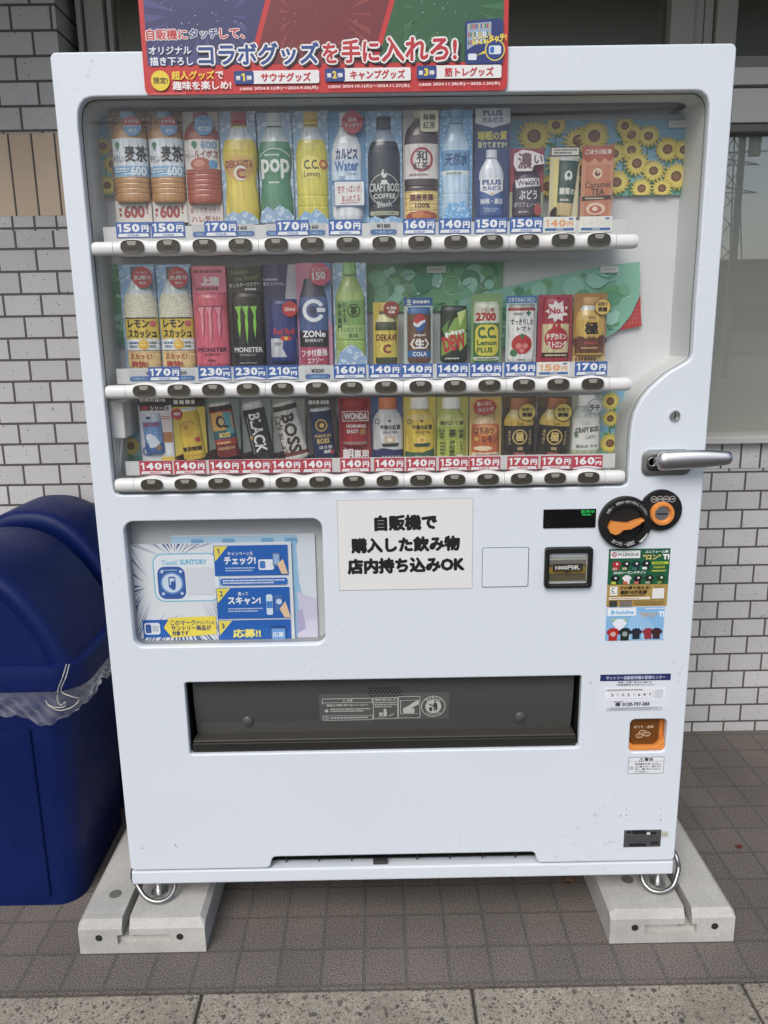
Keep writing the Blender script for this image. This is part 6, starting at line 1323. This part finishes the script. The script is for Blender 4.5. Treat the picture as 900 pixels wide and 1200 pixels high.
# ------------------------------------------------------------------ price tags
MUTE[0] = .06
def price_tag(box, style, price, label, temp='COLD', Y=.0385, group='price tags under the samples'):
    f = framepx(*box, Y); A = Art(f, (0, 0, 160, 72)); TB = (40, 88, 168) if temp == 'COLD' else (186, 42, 60)
    if style == 'std':
        sheet_bm(A, .0012, TB); A.num(price, 7, 8, 112, 46, (232, 234, 236), .05); A.text('円', 120, 16, 154, 47, (232, 234, 236), .05); A.line([(118, 10), (154, 10)], 2, (170, 190, 220))
        A.poly([(6, 68), (12, 53), (148, 53), (154, 68)], (226, 228, 230)); A.text(temp, 52, 56, 108, 66, TB, .04)
    elif style == 'pale':
        sheet_bm(A, .0012, (224, 222, 214)); A.num(price, 8, 12, 112, 46, (222, 160, 106) if 'faded' not in label else (220, 214, 196), .05); A.text('円', 118, 22, 148, 46, (222, 160, 106) if 'faded' not in label else (220, 214, 196), .04); A.rect(126, 6, 146, 14, (60, 110, 170)); A.rect(8, 52, 152, 64, (44, 96, 160)); A.text(temp, 62, 54, 100, 62, W_, .04)
    elif style == 'curve':
        sheet_bm(A, .0012, TB); A.num(price, 10, 8, 118, 48, (232, 234, 236), .05); A.text('円', 122, 30, 154, 52, (232, 234, 236), .05); A.poly([(2, 70)] + [(2 + 156 * k / 10, 66 - 12 * math.sin(PI * k / 10)) for k in range(11)] + [(158, 70)], (222, 226, 230)); A.text('つめた~い' if temp == 'COLD' else 'あったか~い', 50, 60, 112, 69, (70, 110, 170) if temp == 'COLD' else (176, 60, 70), .03); A.fine(120, 8, 152, 20, 1, W_, .6)
    elif style == 'plain':      # grey card with a blue pill
        sheet_bm(A, .0012, (190, 192, 192)); wd = 160 if (box[2] - box[0]) < 50 else 160
        A.rr(4, 40, 156, 70, 14, (60, 100, 156)); A.text('つめた~い', 32, 46, 128, 64, (150, 180, 214), .03)
        if price: A.text('¥' + price, 40, 8, 120, 34, (60, 60, 62), .05)
    elif style == 'wide':
        sheet_bm(A, .0012, (186, 188, 190)); A.rr(2, 40, 158, 70, 8, (60, 100, 156)); A.text('¥', 32 if price != '120' else 42, 12, 40 if price != '120' else 48, 34, (70, 70, 72), .05); A.text(price, 116, 12, 140, 34, (70, 70, 72), .05); A.text('つめた~い', 8, 46, 40, 64, (150, 180, 214), .03); A.text('つめた~い', 118, 46, 150, 64, (150, 180, 214), .03)
    o = A.build('price_tag', loc=(f.cx, Y, f.cz - f.h / 2)); tag(o, label, 'price tag', group); return o
def yb_(x, row): return ((278.6 - (x - 155) * .0125), (446.4 - (x - 190) * .0128), (556.3 - (x - 182) * .0130))[row]
def tags(row, lst):
    for x0, x1, st, pr, temp, what in lst:
        xm = (x0 + x1) / 2; b_ = yb_(xm, row); h = (18.3, 16.4, 16.0)[row] if st not in ('plain', 'wide') else (15, 14, 14)[row]
        word = {'std': ('blue' if temp == 'COLD' else 'red'), 'pale': 'white and orange', 'curve': ('blue' if temp == 'COLD' else 'red') + ' curved', 'plain': 'grey', 'wide': 'wide grey'}[st]
        lab = '%s %s tag below the %s' % (word, (pr + ' yen') if pr else 'blank', what)
        if what.startswith('caramel'): lab = 'faded white %s yen tag below the caramel tea carton' % pr
        if st in ('plain', 'wide') : b_ += .4
        price_tag((x0, b_ - h, x1, b_), st, pr, lab, temp, .0385 if st not in ('plain', 'wide') else .0395)
C_, H_ = 'COLD', 'HOT'
tags(0, [(136, 175.8, 'std', '150', C_, 'leftmost barley tea bottle'), (177.2, 216.5, 'std', '150', C_, 'second barley tea bottle'), (225, 299, 'wide', '160', C_, 'amber red tea bottle'), (239.6, 278, 'std', '170', C_, 'amber red tea bottle'), (311, 382, 'wide', '160', C_, 'green melon soda bottle'), (323.5, 362.5, 'std', '170', C_, 'green melon soda bottle'),
  (385, 423.8, 'std', '160', C_, 'milky water bottle with the red badge'), (433, 466, 'plain', '180', C_, 'black coffee bottle'), (472.3, 510.3, 'std', '160', C_, 'black tea bottle with the red ring'), (514, 552, 'std', '140', C_, 'clear water bottle'), (556, 594.5, 'std', '150', C_, 'navy milk drink bottle'), (597.5, 636, 'std', '150', C_, 'purple grape drink'), (637, 674.6, 'pale', '140', C_, 'green can with the portrait'), (679, 717.2, 'pale', '140', C_, 'caramel tea carton')])
tags(1, [(151, 229, 'wide', '120', C_, 'left lemon squash bottle'), (174, 211.5, 'std', '170', C_, 'left lemon squash bottle'), (232.3, 270.8, 'curve', '230', C_, 'pink energy can'), (273.7, 312, 'curve', '230', C_, 'black energy can'), (313, 349.5, 'curve', '210', C_, 'blue and silver energy can'), (357, 388, 'plain', '200', C_, 'tall dark can with the white C'), (391, 428.8, 'std', '160', C_, 'green tea bottle in the middle row'), (432, 469.4, 'std', '140', C_, 'yellow vitamin can'), (470, 507, 'std', '140', C_, 'cola can'), (512, 549, 'std', '140', C_, 'dark green citrus soda can'), (551, 588.5, 'std', '140', C_, 'green lemon can marked 2700'), (591, 628.3, 'std', '140', C_, 'tomato juice can'), (630, 667.5, 'pale', '150', C_, 'red and gold soda can'), (673.8, 711.6, 'std', '170', C_, 'gold and brown coffee can in the middle row')])
SH3 = ['leftmost picture card', 'leaning yellow can', 'rainbow banded coffee can', 'tilted black coffee can', 'tilted white coffee can', 'navy coffee can with gold emblem', 'red morning coffee can', 'milk tea bottle with the orange cap', 'lemon tea bottle with the green foot', 'yellow green tea bottle in the bottom row', 'orange honey lemon bottle', 'straight black and gold coffee can', 'tilted black and gold coffee can', 'cream latte bottle']
tags(2, [(x0, x1, 'std' if i < 13 else 'curve', p, H_, SH3[i]) for i, (x0, x1, p) in enumerate(((163.3, 201.6, '140'), (204, 241.2, '140'), (245, 281.3, '140'), (281.8, 317.3, '140'), (317.8, 353.3, '140'), (353.8, 389, '140'), (398.7, 434, '140'), (438.4, 473.6, '140'), (476, 511, '140'), (514.4, 549, '150'), (550, 586.3, '150'), (594.6, 630.6, '170'), (633.6, 670, '170'), (670.7, 706, '160')))])

# ------------------------------------------------------------------ concrete blocks
MUTE[0] = 0.0
def block(sx, xa, xb, label):
    """xa outer edge, xb inner edge"""
    y0, y1, zt = -.048, .78, .091; ch = .012
    t = thing('concrete_block', label, 'concrete block', ((xa + xb) / 2, .3, 0), 'concrete blocks under the machine')
    X = lambda u: xa + (xb - xa) * u
    g0, g1 = X(.345), X(.405)
    lo = lambda a, b_: (min(a, b_), max(a, b_))
    def sec(a, b_):
        a, b_ = lo(a, b_)
        def ringy(y, c_): return [(a, y, .001), (b_, y, .001), (b_, y, zt - c_), (b_ - ch * .7, y, zt - (c_ - ch) * 1 if c_ > ch else zt), (a + ch * .7, y, zt), (a, y, zt - c_)]
        return a, b_
    b = MB()
    # outline in x,z with a slot from the top, extruded along y, chamfered front edge
    q = sorted([xa, xb]); s0, s1 = sorted([g0, g1]); c_ = ch
    pts = [(q[0], .002), (q[1], .002), (q[1], zt - c_), (q[1] - c_, zt), (s1, zt), (s1, .052), (s1 + .012, .052), (s1 + .012, .038), (s0 - .012, .038), (s0 - .012, .052), (s0, .052), (s0, zt), (q[0] + c_, zt), (q[0], zt - c_)]
    b.prism(pts, y0 + .012, y1, CONC)
    # the front face: a chamfered slab in two halves with recess pocket
    pr = [(q[0], .002), (q[1], .002), (q[1], zt - c_ * 1.9), (s1, zt - c_ * 1.9), (s1, .052), (X(.72) if sx > 0 else s1 + .012, .052), (X(.72) if sx > 0 else s1 + .012, .026), (s0 - .012 if sx > 0 else X(.72), .026), (s0 - .012 if sx > 0 else X(.72), .052), (s0, .052), (s0, zt - c_ * 1.9), (q[0], zt - c_ * 1.9)]
    b.prism(pr, y0, y0 + .012, CONC)
    for a, e, ca, cb in ((q[0], s0, c_, 0), (s1, q[1], 0, c_)):
        z1 = zt - c_ * 1.9
        v = [(a, y0, z1), (e, y0, z1), (e - cb, y0 + .014, zt), (a + ca, y0 + .014, zt), (a, y0 + .014, z1), (e, y0 + .014, z1), (e, y0 + .014, zt - cb), (a, y0 + .014, zt - ca)]
        b.add(v, [(0, 1, 2, 3), (0, 3, 7, 4), (1, 5, 6, 2)], CONC)
    b.build('slab', t, bevel=.0022)
    b = MB(); HD = M((38, 38, 36), .9)
    for u in (.16, .80): b = MB(); b.lathe((X(u), y0, .045), [(-.004, .0085), (.0006, .0085), (.0006, 0)], HD, n=18); b.build('bolt_hole', t)
    b = MB(); b.lathe((X(.205) if sx > 0 else X(.755), .045 if sx > 0 else .062, zt), [(-.004, .015), (.0005, .015), (.0005, 0)], M((104, 103, 99), .9), axis='z', n=20)
    b.build('bolt_hole', t)
block(1, -.771, -.472, 'pale concrete block under the left foot beside the blue bins')
block(-1, .786, .489, 'pale concrete block under the right foot with open paving beside it')

# ------------------------------------------------------------------ blue bins
def mat_bin():
    m, ns, lk, b = nodes('blue_polyethylene'); tc = N(ns, 'ShaderNodeTexCoord')
    n1 = N(ns, 'ShaderNodeTexNoise', i_Scale=4.0, i_Detail=5.0); lk.new(tc.outputs['Object'], n1.inputs['Vector'])
    r = ramp(ns, [(.3, L3((1, 20, 73))), (.75, L3((4, 27, 87)))]); lk.new(n1.outputs[0], r.inputs[0])
    n2 = N(ns, 'ShaderNodeTexNoise', i_Scale=9.0, i_Detail=8.0, i_Roughness=.75, i_Distortion=1.0); lk.new(tc.outputs['Object'], n2.inputs['Vector'])
    r2 = ramp(ns, [(.66, (0,) * 3), (.78, (.35,) * 3)]); lk.new(n2.outputs[0], r2.inputs[0])
    mx = N(ns, 'ShaderNodeMix', data_type='RGBA'); lk.new(r2.outputs[0], mx.inputs[0]); lk.new(r.outputs[0], mx.inputs[6]); mx.inputs[7].default_value = (*L3((44, 66, 118)), 1)
    lk.new(mx.outputs[2], b.inputs['Base Color']); b.inputs['Specular IOR Level'].default_value = .32; rr_ = ramp(ns, [(.3, (.40,) * 3), (.7, (.58,) * 3)]); lk.new(n2.outputs[0], rr_.inputs[0]); lk.new(rr_.outputs[0], b.inputs['Roughness'])
    bp = N(ns, 'ShaderNodeBump', i_Strength=.08, i_Distance=.01); lk.new(n1.outputs[0], bp.inputs['Height']); lk.new(bp.outputs[0], b.inputs['Normal'])
    return m
BIN = mat_bin()
def rring(cx, cy, hx, hy, r, z, n=6):
    return [(x, y, z) for x, y in rrect(cx - hx, cx + hx, cy - hy, cy + hy, min(r, hx * .98, hy * .98), n)]
def bin_(cx, cy, label, hx=.290, hy=.20, ztop=.926):
    t = thing('waste_bin', label, 'waste bin', (cx, cy, 0), 'blue bins beside the machine')
    b = MB(); b.loft([rring(cx, cy, hx - .058 + .030 * z / .62, hy - .006 + .001 * z, .06, z) for z in (.0, .008, .03, .2, .4, .605)], BIN)
    for dx in (-.13, .10): b.loft([rring(cx + dx, cy - hy + .0045 - .001 * z, .06, .006, .004, z, 3) for z in (.03, .5)], BIN)
    b.build('body', t, sharp=50)
    b = MB(); b.loft([rring(cx, cy, hx - .004, hy - .004, .07, .600), rring(cx, cy, hx + .006, hy + .006, .075, .602), rring(cx, cy, hx + .008, hy + .008, .075, .640), rring(cx, cy, hx + .005, hy + .005, .075, .660), rring(cx, cy, hx - .006, hy - .006, .07, .665)], BIN)
    # arched hood running front to back, its front face set in behind a rounded edge
    def prof(y, k, zoff=0.0, n=36):
        o = []
        for q in range(n + 1):
            x = -1 + 2 * q / n; x = math.copysign(abs(x) ** .8, x) if abs(x) > 0 else 0
            o.append((cx + x * (hx - .016) * k, y, .655 + (ztop - .655) * k * max(0, 1 - abs(x) ** 2.4) ** .95))
        return o
    y0, y1 = cy - hy + .012, cy + hy - .012
    rings = [prof(y0 + .010, .80), prof(y0 + .004, .86), prof(y0 + .002, .90), prof(y0 + .004, .95), prof(y0 + .012, .985), prof(y0 + .030, 1.0), prof((y0 + y1) / 2, 1.0), prof(y1 - .03, .995), prof(y1 - .008, .97), prof(y1, .93)]
    b.loft(rings, BIN, caps=(True, True)); b.build('lid', t, sharp=42)
    return t
BCX = -1.065; BCY = .317
bin_(BCX, BCY, 'blue plastic bin with arched lid nearest the viewer, left of the machine')
bin_(BCX + .01, .685, 'blue plastic bin with arched lid standing behind the nearer blue bin', .285, .150, .950)
# the bag frill that hangs out under the lid, and the wire loop
m, ns, lk, bb = nodes('thin_clear_film')
bb.inputs['Base Color'].default_value = (.80, .81, .83, 1); bb.inputs['Roughness'].default_value = .22
lw_ = N(ns, 'ShaderNodeLayerWeight', i_Blend=.35); ra_ = ramp(ns, [(.05, (.08,) * 3), (.85, (.62,) * 3)]); lk.new(lw_.outputs['Facing'], ra_.inputs[0]); lk.new(ra_.outputs[0], bb.inputs['Alpha']); FILM = m
random.seed(5)
raw = [Vector(p) for p in rring(BCX, BCY, .292, .204, .07, 0, 10)]; raw.append(raw[0]); per = []; need = 0.0; run = 0.0
for a_, e_ in zip(raw, raw[1:]):
    l_ = (e_ - a_).length
    while need <= run + l_: per.append(tuple(a_ + (e_ - a_) * ((need - run) / max(l_, 1e-9)))); need += .0075
    run += l_
ph = [random.uniform(0, 6.3) for _ in range(12)]
def crumple(i, j):
    return .0055 * math.sin(i * .83 + ph[0] + j * .9) + .004 * math.sin(i * 1.9 + ph[1] - j * 1.6) + .003 * math.sin(i * .37 + j * 2.3 + ph[2]) + random.uniform(-.0012, .0012)
rows = 12; rings = []
n_ = len(per)
for j in range(rows + 1):
    o_ = []
    for i, pnt in enumerate(per):
        a_ = i * 2 * PI / n_
        drop = .034 + .018 * math.sin(a_ * 3 + ph[3]) + .010 * math.sin(a_ * 7 + ph[4]) + .005 * math.sin(a_ * 17 + ph[5])
        t_ = j / rows; dx, dy = pnt[0] - BCX, pnt[1] - BCY; l_ = math.hypot(dx, dy)
        out_ = crumple(i * .8, j * .7) * min(1, t_ * 2.2) + .006 + .012 * math.sin(t_ * PI * .8)
        o_.append((pnt[0] + dx / l_ * out_, pnt[1] + dy / l_ * out_, .603 - t_ * max(.010, drop) * 1.3 + .002 * math.sin(i * 1.3 + j) * t_))
    rings.append(o_)
b = MB(); b.loft(rings, FILM, caps=(False, False)); tag(b.build('plastic_bag', loc=(BCX, BCY, .6), sharp=70), 'clear plastic bag frilled out under the lid of the nearer bin', 'plastic bag')
px_, py_ = BCX + .262, BCY - .218
b = MB()
b.tube(smooth([(px_ + .004, py_ + .022, .668), (px_ + .002, py_ - .000, .648), (px_ - .012, py_ - .002, .615), (px_ - .014, py_ - .008, .590), (px_ - .006, py_ - .010, .578), (px_ + .004, py_ - .009, .586), (px_ + .002, py_ - .011, .575), (px_ - .018, py_ - .012, .573), (px_ - .036, py_ - .010, .580), (px_ - .042, py_ - .008, .590), (px_ - .034, py_ - .012, .577), (px_ - .008, py_ - .014, .566), (px_ + .022, py_ - .010, .574), (px_ + .036, py_ - .004, .590), (px_ + .020, py_ - .010, .600), (px_ - .004, py_ - .006, .613), (px_ + .009, py_ - .001, .645), (px_ + .010, py_ + .024, .667)]), .0015, M((168, 168, 160), .45, .3), 6)
tag(b.build('wire_loop', loc=(px_, py_, .6), sharp=80), 'thin grey wire loop hanging from the rim of the nearer bin', 'wire')

# ------------------------------------------------------------------ across the road, mirrored in the glass
GALV = M((120, 124, 126), .6, .3)
op = thing('opposite_building', 'low grey building across the road, mirrored in the shop window', 'building', (16, -42, -.12))
b = MB(); b.box(2, 30, -50, -42, -.12, 4.6, M((150, 148, 142), .8)); b.build('wall', op)
b = MB(); b.box(1.6, 30.4, -50.4, -41.6, 4.6, 4.9, M((96, 94, 92), .7)); b.build('roof', op)
for k in range(5):
    b = MB(); b.box(4.5 + k * 5, 7.2 + k * 5, -42, -41.95, 1.0, 2.6, M((40, 44, 48), .2)); b.build('window', op)
py = thing('power_pylon', 'steel lattice power pylon far across the road, mirrored in the glass', 'pylon', (54, -125, -.12))
b = MB()
def hw_(z): return 2.6 * (1 - z / 34) ** 1.2 + .5
zs_ = [0, 5, 10, 14, 18, 21, 24, 27, 30, 33]
for za, zb_ in zip(zs_, zs_[1:]):
    for sx in (-1, 1):
        for sy in (-1, 1):
            a = (54 + sx * hw_(za), -125 + sy * hw_(za), za); c = (54 + sx * hw_(zb_), -125 + sy * hw_(zb_), zb_); b.tube([a, c], .12, GALV, 5)
        b.tube([(54 - sx * hw_(za), -125 + 1 * hw_(za), za), (54 + sx * hw_(zb_), -125 + hw_(zb_), zb_)], .08, GALV, 5)
b.build('lattice', py)
for z in (21, 25, 29):
    b = MB(); b.tube([(49.5, -125, z), (54, -125, z + .8), (58.5, -125, z)], .12, GALV, 5); b.tube([(49.5, -125, z), (58.5, -125, z)], .1, GALV, 5); b.build('cross_arm', py)
up_ = thing('utility_pole', 'concrete utility pole across the road with cross arms, mirrored in the glass', 'utility pole', (10.2, -20, -.12))
b = MB(); b.tube([(10.2, -20, -.12), (10.2, -20, 9.5)], [.12, .08], M((140, 138, 134), .8), 12); b.build('pole', up_)
for z in (7.2, 8.6):
    b = MB(); b.box(9.3, 11.1, -20.2, -20.1, z, z + .1, GALV); b.build('cross_arm', up_)
b = MB(); b.lathe((10.55, -20, 6.0), [(0, .17), (.6, .17)], M((130, 132, 132), .5), axis='z', n=14); b.build('transformer', up_)
for k, (z, x_, lab) in enumerate(((8.75, 9.4, 'topmost'), (8.75, 11.0, 'second'), (7.35, 9.5, 'third'), (7.35, 10.9, 'fourth'), (6.6, 10.2, 'lowest'))):
    b = MB(); b.tube([(x_ + (q - 10) * 4.0, -20 + (q - 10) * .6, z - .5 + .5 * ((q - 10) / 5) ** 2 * (1 if abs(q - 10) < 6 else 1)) for q in range(4, 17)], .022, M((30, 30, 30), .6), 5)
    tag(b.build('overhead_wire', loc=(x_, -20, z)), '%s black overhead wire on the utility pole, mirrored in the glass' % lab, 'wire', 'overhead wires')

# ------------------------------------------------------------------ small litter on the paving
def dead_leaf(px, py, r, label, col, seed):
    random.seed(seed); d = CF + CR * ((px - 450) / FPX) - CU * ((py - 600) / FPX); p = CAM + d * (-CAM.z / d.z)
    b = MB(); a0 = random.uniform(0, 6); pts = []
    for k in range(12):
        a = k * PI / 6; q_ = r * (1 if k % 2 else .6) * random.uniform(.7, 1.1); pts.append((p.x + q_ * math.cos(a + a0), p.y + q_ * .8 * math.sin(a + a0), .003 + random.uniform(0, .008)))
    c_ = (p.x, p.y, .004); b.add([c_] + pts, [(0, 1 + k, 1 + (k + 1) % 12) for k in range(12)], M(col, .8)); b.add([(x, y, z - .0008) for x, y, z in [c_] + pts], [(0, 1 + (k + 1) % 12, 1 + k) for k in range(12)], M(col, .8))
    tag(b.build('dead_leaf', loc=(p.x, p.y, 0)), label, 'dead leaf', 'dead leaves on the paving')
dead_leaf(666, 1034, .022, 'curled brown leaf on the paving under the machine', (110, 84, 58), 1)
dead_leaf(866, 994, .013, 'small dark red leaf on the paving right of the machine', (96, 40, 36), 2)

bpy.data.objects.remove(_to); bpy.data.curves.remove(_tc)
